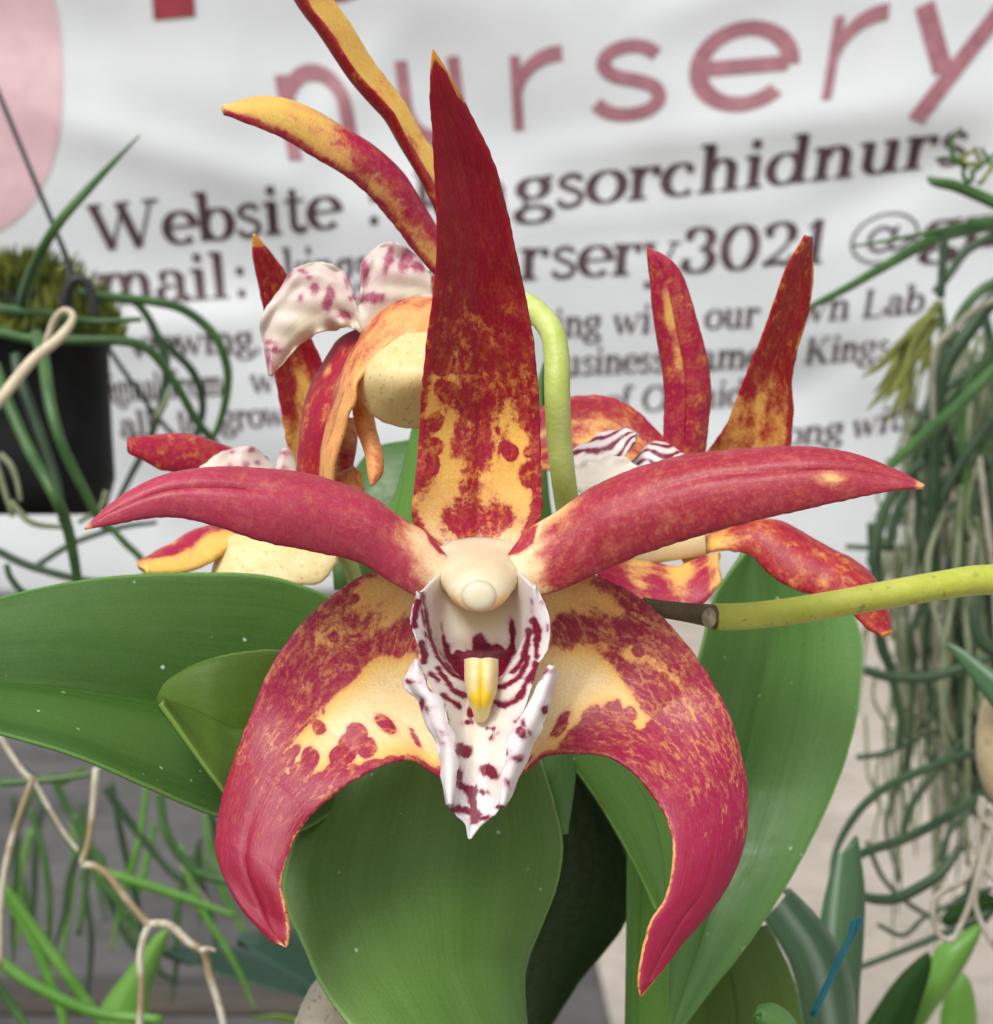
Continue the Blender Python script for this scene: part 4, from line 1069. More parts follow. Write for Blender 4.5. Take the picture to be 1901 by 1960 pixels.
bl = rep([(1546, 453), (1510, 503), (1486, 565), (1456, 651), (1425, 725), (1391, 812), (1352, 868), (1326, 925), (1318, 990)], 10)
br = rep([(1551, 452), (1558, 490), (1551, 582), (1534, 647), (1518, 703), (1518, 768), (1512, 859), (1440, 930), (1340, 992)], 10)
sheet('dorsal_sepal', LR(dd(bl, [.028, .04, .05]), dd(br, [.030, .042, .05])), M['petal_small'], RF, th=.0009, nu=40, nv=110, bulge=[-.0004, -.0006, .0002], seed=42, lump=.00012,
      field=f_gen(lambda X, Y, u, v: U(np.interp(Y, [450, 640, 720, 760, 870, 930], [34, 26, 8, -1, -7, -9]) + 5 * np.abs(2 * u - 1), (u - .88) * 170 * np.interp(Y, [600, 700], [0, 1])), .05, .7, 0.0,
                  lambda X, Y, u, v: np.clip((u - .84) / .12, 0, 1) * np.interp(Y, [450, 480, 540, 600, 660, 720], [.2, .9, .7, .2, .8, 0])))
sheet('lateral_sepal', LR(dd([(1020, 790), (1060, 764), (1100, 757), (1161, 757), (1217, 784), (1252, 818), (1290, 860)], [.052]), dd([(1030, 900), (1060, 900), (1100, 905), (1150, 910), (1200, 915), (1250, 920), (1290, 925)], [.046])), M['petal_small'], RF, th=.0009, nu=40, nv=80, bulge=-.002, seed=43, lump=.00015,
      field=f_gen(lambda X, Y, u, v: np.interp(u, [0, .12, .3, .7, 1], [14, 8, -1, -2, -4]) + np.interp(X, [1040, 1120, 1200, 1280], [6, 1, -2, -1]), .4, .8))
def f_rlip(X, Y, u, v):
    st = (np.sin(u * 17 + 3 * np.sin(v * 8)) - .25) * 5
    return {'pig': st - 3 * (Lumps(4, 3)(u * 3, v * 6) > .6), 'pale': .15 + 0 * u}
rlip = sheet('lip', LR(dd([(1075, 890), (1098, 858), (1150, 835), (1197, 820), (1223, 838)], [.036]), dd([(1080, 935), (1105, 925), (1150, 900), (1185, 884), (1218, 852)], [.032])), M['lip'], RF, th=.0005, nu=40, nv=60, bulge=.001, seed=44, field=f_rlip, wav=.0004, wavf=22)
sheet('side_lobe', LR(dd([(1212, 888), (1235, 858), (1254, 846), (1288, 854), (1308, 880)], [.037]), dd([(1222, 902), (1245, 904), (1268, 903), (1290, 902), (1308, 884)], [.034])), M['lip'], rlip, th=.0005, nu=30, nv=50, bulge=.0008, seed=45, field=f_rlip)
sheet('side_lobe', LR(dd([(1090, 915), (1130, 884), (1165, 876), (1205, 886), (1232, 908)], [.030]), dd([(1098, 940), (1130, 950), (1165, 950), (1205, 940), (1232, 925)], [.027])), M['lip'], rlip, th=.0005, nu=30, nv=50, bulge=.0004, seed=46, wav=.0009, wavf=26,
      field=lambda X, Y, u, v: {'pig': np.full_like(X, -20.0) + 26 * (ell(X, Y, 1150, 936, 14, 6) > 0), 'pale': .5 + 0 * X})
el_ = rep([(1300, 1062), (1334, 1050), (1365, 1029), (1425, 1010), (1486, 1001), (1534, 1020), (1594, 1058), (1651, 1088), (1678, 1126), (1698, 1176), (1695, 1217)], 14)
er_ = rep([(1310, 1080), (1336, 1068), (1365, 1055), (1434, 1062), (1473, 1098), (1512, 1124), (1555, 1141), (1600, 1162), (1640, 1184), (1668, 1210), (1692, 1218)], 14)
sheet('petal', LR(dd(el_, [.040, .036, .030]), dd(er_, [.036, .030, .026])), M['petal_small'], RF, th=.0009, nu=40, nv=120, bulge=[.0005, .0025, .0025, .001], seed=47, lump=.00014,
      field=f_gen(lambda X, Y, u, v: np.interp(X, [1300, 1350, 1420, 1480, 1620, 1700], [-14, -6, 1, 7, 10, 24]), .35, 1.1, 0.0, lambda X, Y, u, v: np.interp(v, [.96, .99, 1], [0, .5, 1])))
sheet('lateral_sepal', LR(dd([(1130, 1085), (1175, 1075), (1217, 1070), (1290, 1085), (1340, 1070), (1380, 1062)], [.034]), dd([(1150, 1120), (1191, 1142), (1252, 1160), (1310, 1162), (1345, 1154), (1382, 1112)], [.028])), M['petal_small'], RF, th=.0009, nu=40, nv=80, bulge=.001, seed=48, lump=.00015,
      field=f_gen(lambda X, Y, u, v: np.interp(u, [0, .25, .5, 1], [0, -9, -2, 6]) + np.interp(X, [1130, 1200, 1240], [22, 10, 0]) + 8 * np.cos(X * .07), .9, .6))
sheet('column', LR(dd([(1200, 1060), (1240, 1046), (1290, 1030), (1350, 1020)], [.037]), dd([(1210, 1090), (1250, 1080), (1300, 1070), (1350, 1064)], [.034])), M['column'], RF, th=.002, nu=24, nv=40, bulge=.002, seed=49)

# ------------------------------------------------------------------ flower stem at the right
ST = thing('flower_stem', 'yellow green stem with a brown cut end crossing in front of the right leaf', 'stem', (1960, 1105, .016))
stem_o = tube('stalk', tp([(1368, 1181), (1420, 1180), (1500, 1172), (1600, 1156), (1700, 1138), (1800, 1121), (1880, 1110), (1990, 1112)], [.012, .014, .018], [26, 26, 26, 26, 27, 28, 29, 31]), M['stem'], ST, n=24, seg=80)
tube('brown_end', tp([(1230, 1160), (1270, 1166), (1320, 1173), (1355, 1178), (1372, 1181)], [.010, .012], [17, 17, 19, 22, 24]), M['stem_brown'], stem_o, n=22, seg=40)
blob('scar', (1357, 1182, .0100), (.0008, .0006, .0011), M['scar'], stem_o, 16, 10, .08, 3)

# ------------------------------------------------------------------ the orchid plant: broad leaves
PL = thing('orchid_plant', 'orchid plant with broad glossy green leaves below and behind the front flower', 'plant', (900, 2100, .03))
def leaf(L, R, m, dl_, dr_, n=10, parent=PL, name='leaf', **kw):
    L = rep(L, n); R = rep(R, n)
    return sheet(name, LR(dd(L, dl_), dd(R, dr_)), M[m], parent, **{**dict(th=.0012, nu=44, nv=80, jag=.5), **kw})
# left broad leaf
leaf([(-420, 1310), (-300, 1255), (-140, 1185), (0, 1145), (140, 1112), (300, 1097), (450, 1098), (560, 1110), (640, 1145), (760, 1240)], [(-420, 1312), (-300, 1345), (-140, 1374), (0, 1408), (120, 1442), (260, 1500), (410, 1560), (520, 1600), (640, 1560), (760, 1400)],
     'leaf', [.006, .020, .032], [-.002, .006, .026], bulge=[.001, .001, .001], keel=[.0010, .0009, .0005], vee=-.006, seed=51, lump=.0003, lumpf=.008)
# small leaf in front of it
leaf([(306, 1343), (316, 1312), (360, 1278), (430, 1254), (530, 1243), (590, 1262)], [(307, 1347), (330, 1380), (365, 1432), (420, 1508), (470, 1540), (560, 1420)], 'leaf_olive', [.010, .012, .016], [.002, .004, .012], bulge=.0004, keel=.0002, vee=-.0008, seed=52, lump=.0003, lumpf=.01)
# central leaf in front
def f_rib(X, Y, u, v):
    rd = pdist(X, Y, [(780, 1440), (830, 1510), (900, 1605), (960, 1690), (1000, 1790), (1008, 1900)], False)
    return {'eu': np.where(np.abs(2 * u - 1) > .9, np.abs(2 * u - 1), np.minimum(.9, .012 + rd / 170))}
leaf([(700, 1400), (610, 1520), (560, 1620), (541, 1692), (572, 1768), (620, 1868), (700, 1975), (790, 2080)], [(1010, 1400), (1050, 1500), (1076, 1610), (1068, 1690), (1038, 1775), (1010, 1862), (1020, 1975), (1040, 2080)],
     'leaf_front', [.026, .018, .008, -.002], [.026, .026, .024, .016], bulge=[.002, .0025, .002], curl=[0, -.001, -.001], seed=53, lump=.0005, lumpf=.006, nv=100, nu=60, field=f_rib)
# folded pale strip beside it
leaf([(1030, 1420), (1042, 1480), (1058, 1540), (1072, 1594)], [(1100, 1420), (1098, 1480), (1088, 1540), (1074, 1596)], 'leaf_right', [.032, .028], [.034, .030], bulge=.0008, seed=54, nu=24, nv=40)
# shade-dark green leaf standing in the gap; its shade is painted into the colour
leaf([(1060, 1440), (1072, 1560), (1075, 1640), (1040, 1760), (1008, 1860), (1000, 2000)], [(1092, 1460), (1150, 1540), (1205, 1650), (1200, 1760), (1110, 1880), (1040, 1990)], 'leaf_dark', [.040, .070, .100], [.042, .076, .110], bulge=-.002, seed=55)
# fresh leaf arching over the gap
leaf([(1060, 1430), (1092, 1462), (1140, 1528), (1190, 1610), (1232, 1690), (1256, 1742)], [(1180, 1400), (1240, 1440), (1300, 1510), (1310, 1600), (1290, 1690), (1262, 1744)], 'leaf_fresh', [.032, .034, .034], [.040, .044, .038], bulge=.0008, keel=.0004, seed=56)
# sheath going down
leaf([(1204, 1560), (1204, 1700), (1203, 1850), (1200, 2000)], [(1300, 1560), (1290, 1700), (1280, 1850), (1282, 2000)], 'leaf_fresh', [.050], [.046], bulge=.002, seed=57, nu=30, nv=50)
# large right leaf
leaf([(1430, 1050), (1380, 1110), (1340, 1250), (1300, 1400), (1290, 1600), (1270, 1800), (1272, 1990)], [(1436, 1052), (1560, 1080), (1640, 1190), (1648, 1300), (1600, 1500), (1470, 1750), (1270, 2010)], 'leaf_right', [.056, .052, .046], [.060, .058, .046], bulge=[.001, .002, .002], keel=[.0004, .0006, .0004], vee=[-.003, -.008, -.006], seed=58, lump=.0004, lumpf=.006, nv=110, nu=56)
# mottled sheath behind it
leaf([(1280, 1780), (1290, 1900), (1280, 2020)], [(1470, 1770), (1520, 1880), (1548, 2020)], 'leaf_olive', [.068], [.066], bulge=.003, seed=59, nv=40)
# leaf seen behind the tall sepal
leaf([(668, 960), (690, 880), (760, 846), (900, 838), (1000, 800), (1044, 690)], [(640, 1130), (720, 1120), (800, 1120), (900, 1120), (1000, 1120), (1062, 1010)], 'leaf', [.075], [.068], bulge=.002, seed=60)
leaf([(806, 815), (786, 870), (768, 930), (742, 990), (730, 1060)], [(812, 815), (810, 880), (806, 950), (798, 1020), (790, 1080)], 'leaf_fresh', [.056], [.052], bulge=.001, seed=61, nu=20, nv=40)
# papery bulb at the foot
tube('pseudobulb', tp([(648, 1838), (640, 1880), (628, 1930), (615, 1990), (610, 2060)], [.05], [6, 34, 50, 58, 60]), M['root_pale'], PL, n=24, seg=40, wob=.015)
# leaf tip at the bottom edge
leaf([(1446, 1942), (1462, 1930), (1482, 1926), (1505, 1940), (1530, 1975)], [(1447, 1944), (1455, 1960), (1462, 1975), (1475, 1990), (1490, 2010)], 'leaf_right', [.03], [.028], bulge=.001, seed=62, nu=20, nv=30)

RP = thing('orchid_plant', 'bluish green leaves with a pale stripe at the foot of the right leaf', 'plant', (1570, 2050, .10))
leaf([(1462, 1760), (1480, 1790), (1505, 1830), (1525, 1890), (1545, 2000)], [(1500, 1705), (1545, 1745), (1590, 1800), (1622, 1870), (1636, 2000)], 'leaf_blue', [.085], [.095], bulge=.003, seed=63, parent=RP)
leaf([(1600, 1640), (1578, 1720), (1568, 1800), (1570, 1900), (1580, 2000)], [(1640, 1600), (1654, 1700), (1652, 1800), (1644, 1900), (1640, 2000)], 'leaf_blue', [.13], [.13], bulge=.002, seed=64, parent=RP)

# ------------------------------------------------------------------ hanging pot at the left
def pot():
    t = thing('hanging_pot', 'small black plastic pot hanging on a wire at the left', 'pot', (55, 990, .30))
    pm = NT('black plastic'); c = pm.coord()
    pmat = pm.out(pm.mix(pm.step(pm.noise(c, 90, 4), .3, .7), (.006, .0065, .007, 1), (.012, .0125, .013, 1)), .6, .12)
    k = S * (D + .30) / D
    c0 = W((52, 0, .30)); zt = W((52, 575, .30))[2]; zb = W((52, 985, .30))[2]
    prof = [(150, zt - .002), (158, zt), (160, zt - .004), (159, zt - .012), (153, zt - .0125), (160, zt * .4 + zb * .6), (166, zb + .010), (150, zb + .001), (120, zb), (0, zb)]
    prof = [(0, zt - .010), (147, zt - .010)] + prof
    n = 48; V = []; F = []
    for r, z in prof:
        for j in range(n):
            a = 2 * math.pi * j / n
            V.append((c0[0] + r * k * math.cos(a), .30 + r * k * math.sin(a), z))
    for i in range(len(prof) - 1):
        for j in range(n):
            j2 = (j + 1) % n
            F.append((i * n + j, (i + 1) * n + j, (i + 1) * n + j2, i * n + j2))
    mesh_obj('body', V, F, pmat, t, smooth=True)
    tube('hanger', tp([(-70, 20), (0, 185), (60, 330), (110, 450), (130, 505), (133, 560), (128, 615)], [.27, .24, .235], [5, 5, 5, 6, 7, 8]), M['wire'], t)
    tube('hook', tp([(122, 640), (124, 570), (140, 538), (160, 536), (176, 562), (182, 625)], [.235], 9), M['wire'], t)
    return t
pot()
# moss on the pot: many small tufts in one mass
mv, mf = [], []
for i in range(2600):
    a = rnd.uniform(0, 6.28); q = 178 * math.sqrt(rnd.random())
    kx = S * 2.5
    cx = W((52, 0, .30))[0] + q * kx * math.cos(a); cy = .30 + q * kx * math.sin(a)
    z0 = W((52, 575, .30))[2] - .013 + .019 * (1 - (q / 190) ** 2)
    h = rnd.uniform(.003, .010); w = rnd.uniform(.0006, .0014); b = rnd.uniform(0, 6.28); lx, ly = rnd.uniform(-.004, .004), rnd.uniform(-.005, .003)
    o = len(mv)
    for s in (0, 2.1, 4.2):
        mv.append((cx + w * math.cos(b + s), cy + w * math.sin(b + s), z0))
    mv.append((cx + lx, cy + ly, z0 + h))
    mf += [(o, o + 1, o + 3), (o + 1, o + 2, o + 3), (o + 2, o, o + 3)]
mm = NT('moss'); mc = mm.coord()
mmat = mm.out(mm.mix(mm.step(mm.noise(mc, 120, 4), .35, .65), (.035, .055, .008, 1), (.17, .19, .03, 1)), .9, .2)
props(mesh_obj('moss', mv, mf, mmat, smooth=False), 'yellow green moss filling the top of the hanging pot', 'moss', kind='stuff')

HP = thing('trailing_plant', 'plant with thin trailing pencil leaves growing from the black hanging pot', 'plant', (90, 600, .26))
for pts, d_, r, m in [
    ([(-40, 585), (0, 590), (104, 601), (179, 615), (271, 611)], [.26, .22, .22], [8, 8, 7, 5], 'cord_green'),
    ([(-40, 630), (0, 636), (63, 649), (146, 650), (271, 661), (334, 732), (375, 803), (415, 852)], [.23, .22, .24], [10, 10, 9, 8], 'cord_green'),
    ([(150, 560), (209, 568), (292, 577), (354, 594), (409, 640), (434, 699), (434, 753), (420, 812), (400, 850)], [.24, .25, .26], [8, 9, 9, 9, 8, 6], 'cord_green'),
    ([(230, 560), (271, 590), (300, 640), (317, 690), (313, 753), (288, 836), (250, 911), (225, 960)], [.27, .28], [7, 8, 8, 7, 5], 'cord_dark'),
    ([(300, 640), (334, 674), (371, 715), (388, 774), (377, 832), (360, 880)], [.30, .32], [6, 8, 8, 7, 5], 'cord_dark'),
    ([(70, 640), (83, 686), (96, 774), (121, 857), (175, 966), (200, 1010)], [.20, .18, .19], [12, 12, 11, 10, 6], 'cord_green'),
    ([(30, 680), (38, 724), (71, 815), (108, 924), (120, 1000)], [.20, .19], [11, 11, 10, 8], 'cord_dark'),
    ([(-10, 700), (8, 753), (50, 849), (100, 941), (125, 995), (140, 1060), (150, 1120)], [.19, .17, .18], [12, 12, 12, 11, 9], 'cord_green'),
    ([(-20, 1050), (0, 1057), (54, 1082), (142, 1107), (200, 1115)], [.2], [8, 8, 7], 'cord_dark'),
    ([(190, 990), (209, 1007), (240, 1040), (270, 1070), (285, 1110)], [.22], [6, 7, 7], 'cord_green'),
    ([(12, 1080), (20, 1105), (42, 1132), (80, 1160)], [.19], [6, 7, 6], 'cord_dark'),
    ([(60, 1090), (140, 1040), (230, 1010), (300, 1000)], [.26], [6, 6, 4], 'cord_dark'),
    ([(40, 600), (47, 560), (70, 500), (110, 430), (180, 350), (268, 258)], [.24, .20, .20], [11, 11, 11, 10, 8, 1.5], 'cord_green'),
    ([(200, 650), (230, 700), (330, 830), (420, 870), (480, 900)], [.33], [4, 5, 4, 2], 'cord_dark'),
    ([(110, 520), (135, 500), (150, 480)], [.24], [4, 3, 1], 'cord_moss')]:
    tube('leaf', tp(pts, d_, r), M[m], HP, seed=len(pts))
for pts in [[(0, 870), (20, 890), (32, 920), (40, 960)], [(-10, 880), (6, 930), (24, 990)], [(205, 940), (190, 975), (150, 1000)], [(20, 960), (60, 1000), (120, 1010)], [(300, 800), (316, 770), (322, 745)]]:
    tube('root', tp(pts, .21, [7, 6, 4]), M['root_olive'], HP)
props(tube('dry_stalk', tp([(-40, 810), (0, 765), (60, 692), (110, 650), (136, 618), (138, 600), (122, 594), (104, 612), (90, 650), (80, 672)], [.16, .17, .18], [11, 11, 11, 10, 8, 6, 6, 6, 6, 4]), M['dry'], None, n=12), 'cream dry looped stalk in front of the black hanging pot', 'dry stalk')

# ------------------------------------------------------------------ lower left: thin leaves and jointed grey roots
LP = thing('thin_leaf_plant', 'plant with thin bright green leaves below the left broad leaf', 'plant', (60, 2060, .22))
for pts, d_, r, m in [
    ([(60, 1500), (100, 1560), (136, 1614), (190, 1680), (250, 1760)], [.24], [6, 7, 6], 'cord_green'),
    ([(190, 1668), (227, 1678), (341, 1714), (455, 1755)], [.24], [9, 10, 9, 5], 'cord_bright'),
    ([(305, 1514), (318, 1592), (355, 1651), (390, 1675), (440, 1688)], [.22], [8, 9, 9, 8], 'cord_green'),
    ([(200, 1505), (235, 1555), (273, 1605), (327, 1669), (370, 1700)], [.3], [8, 8, 7, 6], 'cord_dark'),
    ([(0, 1680), (10, 1700), (55, 1764), (118, 1851), (177, 1932), (220, 1990)], [.18], [9, 11, 12, 11, 9], 'cord_bright'),
    ([(-30, 1830), (0, 1842), (68, 1887), (182, 1938), (310, 1952)], [.17], [12, 12, 12, 9], 'cord_bright'),
    ([(59, 1546), (80, 1620), (91, 1683), (95, 1740), (92, 1830)], [.27], [6, 7, 7, 5], 'cord_green'),
    ([(5, 1705), (40, 1760), (64, 1805), (109, 1910), (130, 1990)], [.2], [9, 10, 10, 9], 'cord_bright'),
    ([(0, 1500), (60, 1495), (120, 1490), (180, 1480)], [.2], [7, 8, 5], 'cord_green'),
    ([(100, 1480), (125, 1540), (160, 1600), (165, 1690), (150, 1790)], [.3], [7, 8, 8, 5], 'cord_green'),
    ([(160, 1670), (165, 1720), (175, 1800), (168, 1900)], [.32], [6, 6, 5], 'cord_dark'),
    ([(-10, 1880), (20, 1920), (60, 1980)], [.2], [9, 9, 8], 'cord_green'),
    ([(20, 1440), (40, 1470), (80, 1500)], [.28], [6, 7, 6], 'cord_dark'),
    ([(200, 1700), (240, 1790), (290, 1850), (340, 1880)], [.34], [6, 6, 5], 'cord_dark')]:
    tube('leaf', tp(pts, d_, r), M[m], LP, seed=len(pts))
leaf([(190, 1990), (191, 1933), (236, 1869), (290, 1800), (322, 1776)], [(290, 1990), (284, 1933), (290, 1890), (310, 1830), (324, 1777)], 'leaf_fresh', [.24], [.24], parent=LP, bulge=.003, seed=65, nu=20, nv=30)
leaf([(105, 1500), (125, 1484), (150, 1470), (160, 1467)], [(108, 1506), (130, 1500), (152, 1482), (162, 1470)], 'leaf_olive', [.2], [.2], parent=LP, seed=66, nu=10, nv=16)
for i in range(20):
    x0 = rnd.uniform(-20, 420); y0 = rnd.uniform(1480, 1640)
    x1 = x0 + rnd.uniform(-120, 160); y1 = y0 + rnd.uniform(150, 340)
    tube('leaf', tp([(x0, y0), (x0 * .7 + x1 * .3 + rnd.uniform(-20, 20), y0 * .66 + y1 * .34), (x0 * .3 + x1 * .7, y0 * .3 + y1 * .7), (x1, y1)], rnd.uniform(.28, .45), [5, 7, 6, 2]), M[('cord_green', 'cord_bright', 'cord_dark')[i % 3]], LP, n=8, seed=i)
AR = thing('aerial_roots', 'jointed grey white aerial roots branching down at the lower left', 'roots', (280, 1770, .14))
for pts, d_, r in [([(-5, 1400), (14, 1433), (45, 1478), (60, 1490)], .15, [7, 7, 7]), ([(64, 1486), (50, 1525), (27, 1592), (9, 1669), (0, 1750), (2, 1850)], .14, [7, 8, 8, 8, 6]),
                   ([(62, 1488), (90, 1540), (120, 1590), (150, 1630)], .16, [6, 6, 5]),
                   ([(184, 1470), (181, 1510), (178, 1546), (170, 1610), (156, 1652)], .14, [8, 9, 8, 8, 8]), ([(156, 1655), (180, 1658), (205, 1674), (232, 1708), (256, 1738), (284, 1770)], .14, [8, 9, 9, 9, 9]),
                   ([(286, 1769), (274, 1800), (268, 1835), (271, 1890), (266, 1980)], .14, [9, 9, 8, 8]), ([(286, 1769), (310, 1768), (332, 1776), (364, 1806), (391, 1825), (402, 1870), (418, 1920), (432, 1980)], .14, [9, 10, 9, 9, 9, 8]), ([(384, 1820), (398, 1816), (413, 1820)], .138, [7, 6, 2]),
                   ([(330, 1620), (345, 1650), (355, 1670), (400, 1730)], .3, [3, 3, 3])]:
    r = [x * .8 for x in r]
    tube('root', tp(pts, d_, r), M['root_pale'] if r[0] > 3 else M['root_grey'], AR, n=12, wob=.05, seed=int(pts[0][0]) % 17)
DL = thing('dark_leaf_plant', 'plant with dark bluish leaves low behind the left sepal tip', 'plant', (560, 2050, .30))
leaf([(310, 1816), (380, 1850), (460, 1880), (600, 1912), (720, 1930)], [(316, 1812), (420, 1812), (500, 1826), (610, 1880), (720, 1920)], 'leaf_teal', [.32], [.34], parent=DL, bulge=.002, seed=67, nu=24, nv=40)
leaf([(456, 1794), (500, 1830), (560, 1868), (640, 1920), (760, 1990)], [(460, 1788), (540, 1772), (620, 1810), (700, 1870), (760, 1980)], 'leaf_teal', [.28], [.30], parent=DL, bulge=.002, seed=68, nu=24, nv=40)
leaf([(480, 1952), (540, 1955), (600, 1975)], [(482, 1946), (545, 1942), (600, 1960)], 'leaf_olive', [.20], [.20], parent=DL, seed=69, nu=12, nv=20)
# timber rail low at the left
def rail():
    t = NT('weathered timber'); c = t.mul(t.coord(), (.08, 1, 1))
    n = t.noise(c, 160, 5, .65)
    m = t.out(t.mix(t.step(n, .3, .7), (.066, .056, .048, 1), (.115, .102, .088, 1)), .85, .2, t.bump(n, .5, .002))
    k = S * (D + .62) / D
    x0, x1 = W((-500, 0, .62))[0], W((720, 0, .62))[0]
    z0, z1 = W((0, 1930, .62))[2], W((0, 1884, .62))[2]
    bm = bmesh.new(); bmesh.ops.create_cube(bm, size=1.0)
    bmesh.ops.scale(bm, vec=(x1 - x0, .03, z1 - z0), verts=bm.verts)
    bmesh.ops.bevel(bm, geom=bm.edges[:], offset=.002, segments=2, affect='EDGES')
    me = bpy.data.meshes.new('timber_rail'); bm.to_mesh(me); bm.free(); me.materials.append(m)
    o = bpy.data.objects.new('timber_rail', me); COL.objects.link(o)
    o.location = ((x0 + x1) / 2, .62, (z0 + z1) / 2)
    props(o, 'brown weathered timber rail low in the background at the bottom left', 'rail')
rail()

# ------------------------------------------------------------------ right: hanging tangle of pencil leaves and roots
TG = thing('hanging_plant', 'tangled hanging plant of dark pencil leaves and pale dangling roots at the right', 'plant', (1850, 500, .30))
for pts, d_, r, m in [
    ([(1540, 594), (1558, 584), (1620, 552), (1689, 512), (1778, 462), (1840, 440), (1940, 420)], [.20, .26], [3, 7, 9, 11, 14, 15], 'cord_green'),
    ([(1628, 472), (1680, 464), (1734, 454), (1800, 440), (1860, 425)], [.24], [2, 4, 5, 5], 'cord_green'),
    ([(1776, 339), (1790, 348), (1832, 357), (1900, 386), (1950, 410)], [.24], [4, 11, 12, 13], 'cord_green'),
    ([(1808, 440), (1805, 500), (1801, 570)], [.27], [9, 9, 8], 'cord_dark'),
    ([(1690, 930), (1707, 889), (1760, 840), (1823, 786), (1900, 712), (1950, 670)], [.22, .25], [8, 11, 12, 12], 'cord_green'),
    ([(1786, 1100), (1787, 1060), (1787, 907), (1801, 728), (1868, 615), (1900, 575), (1950, 520)], [.3], [13, 14, 15, 16, 16], 'cord_dark'),
    ([(1786, 830), (1786, 700), (1795, 660), (1823, 632), (1870, 590), (1940, 560)], [.26], [5, 6, 6, 6], 'root_grey'),
    ([(1671, 1080), (1671, 1065), (1690, 985), (1720, 930), (1770, 880)], [.27], [10, 11, 10, 8], 'cord_dark'),
    ([(1655, 1282), (1680, 1290), (1710, 1296), (1776, 1296), (1842, 1278), (1930, 1240)], [.26], [9, 10, 10, 10], 'cord_dark'),
    ([(1592, 1678), (1600, 1630), (1625, 1579), (1660, 1535), (1710, 1499), (1813, 1456), (1865, 1442), (1950, 1430)], [.20, .24], [5, 8, 9, 9], 'cord_dark'),
    ([(1594, 1683), (1649, 1635), (1729, 1607), (1804, 1569), (1865, 1532), (1940, 1490)], [.20, .24], [8, 10, 10, 10], 'cord_dark'),
    ([(1592, 1690), (1649, 1715), (1690, 1722), (1729, 1715), (1799, 1673), (1837, 1621)], [.19, .2], [8, 10, 11, 11, 7], 'cord_dark'),
    ([(1729, 1600), (1735, 1570), (1748, 1536), (1795, 1471), (1861, 1405), (1930, 1350)], [.28], [7, 8, 8, 8], 'cord_dark'),
    ([(1672, 1000), (1677, 1108), (1686, 1226), (1705, 1282), (1724, 1376), (1722, 1430)], [.3], [13, 12, 11, 9, 6], 'cord_dark'),
    ([(1560, 1889), (1600, 1868), (1658, 1847), (1776, 1800), (1900, 1745)], [.22], [3, 5, 7, 8], 'cord_dark'),
    ([(1900, 880), (1830, 890), (1780, 880), (1740, 870)], [.33], [8, 7, 5], 'cord_dark'),
    ([(1620, 1046), (1700, 1050), (1780, 1046), (1930, 1046)], [.36], [5, 6, 7], 'cord_dark'),
    ([(1880, 1100), (1866, 1180), (1880, 1230), (1930, 1260)], [.24], [10, 12, 12], 'cord_dark'),
    ([(1880, 930), (1850, 1010), (1840, 1100), (1850, 1200)], [.3], [8, 9, 8], 'cord_dark'),
    ([(1900, 800), (1850, 870), (1800, 960), (1780, 1040)], [.3], [9, 10, 9], 'cord_dark'),
    ([(1770, 860), (1742, 920), (1716, 985), (1700, 1050)], [.3], [8, 10, 9], 'cord_dark'),
    ([(1640, 1450), (1700, 1440), (1760, 1410), (1800, 1400)], [.3], [6, 6, 4], 'cord_dark'),
    ([(1900, 450), (1850, 480), (1820, 520), (1790, 560)], [.3], [9, 9, 8], 'cord_dark'),
    ([(1930, 530), (1880, 555), (1840, 600), (1815, 660)], [.28], [10, 10, 8], 'cord_green'),
    ([(1940, 620), (1890, 690), (1830, 760), (1760, 860), (1730, 930)], [.31], [10, 11, 10, 8], 'cord_green'),
    ([(1680, 1770), (1730, 1790), (1780, 1750), (1900, 1700)], [.25], [4, 5, 5], 'cord_dark'),
    ([(1660, 1610), (1690, 1680), (1740, 1730), (1790, 1760)], [.3], [5, 5, 5], 'cord_dark'),
    ([(1940, 1480), (1880, 1530), (1820, 1590), (1800, 1650)], [.27], [6, 6, 5], 'cord_dark')]:
    tube('root' if m.startswith('root') else 'leaf', tp(pts, d_, r), M[m], TG, seed=len(pts))
for i in range(30):
    y0 = rnd.uniform(560, 1250); x0 = rnd.uniform(1790, 1960)
    x1 = x0 + rnd.uniform(-130, 70); y1 = y0 + rnd.uniform(160, 420)
    tube('leaf', tp([(x0, y0), (x0 + (x1 - x0) * .25 + rnd.uniform(-25, 25), y0 * .68 + y1 * .32), (x0 + (x1 - x0) * .7 + rnd.uniform(-25, 25), y0 * .3 + y1 * .7), (x1, y1)], rnd.uniform(.30, .44), [8, 10, 9, 4]), M['cord_dark' if i % 3 else 'cord_green'], TG, n=8, seed=i)
for i in range(34):
    x0 = rnd.uniform(1790, 1930); y0 = rnd.uniform(600, 900); y1 = y0 + rnd.uniform(250, 560)
    pts = [(x0 + rnd.gauss(0, 12) - 40 * k / 5 * rnd.random(), y0 + (y1 - y0) * k / 5) for k in range(6)]
    tube('root', tp(pts, rnd.uniform(.32, .46), [5, 7, 7, 3]), M['root_olive'], TG, n=7, seed=i)
fv, ff = [], []
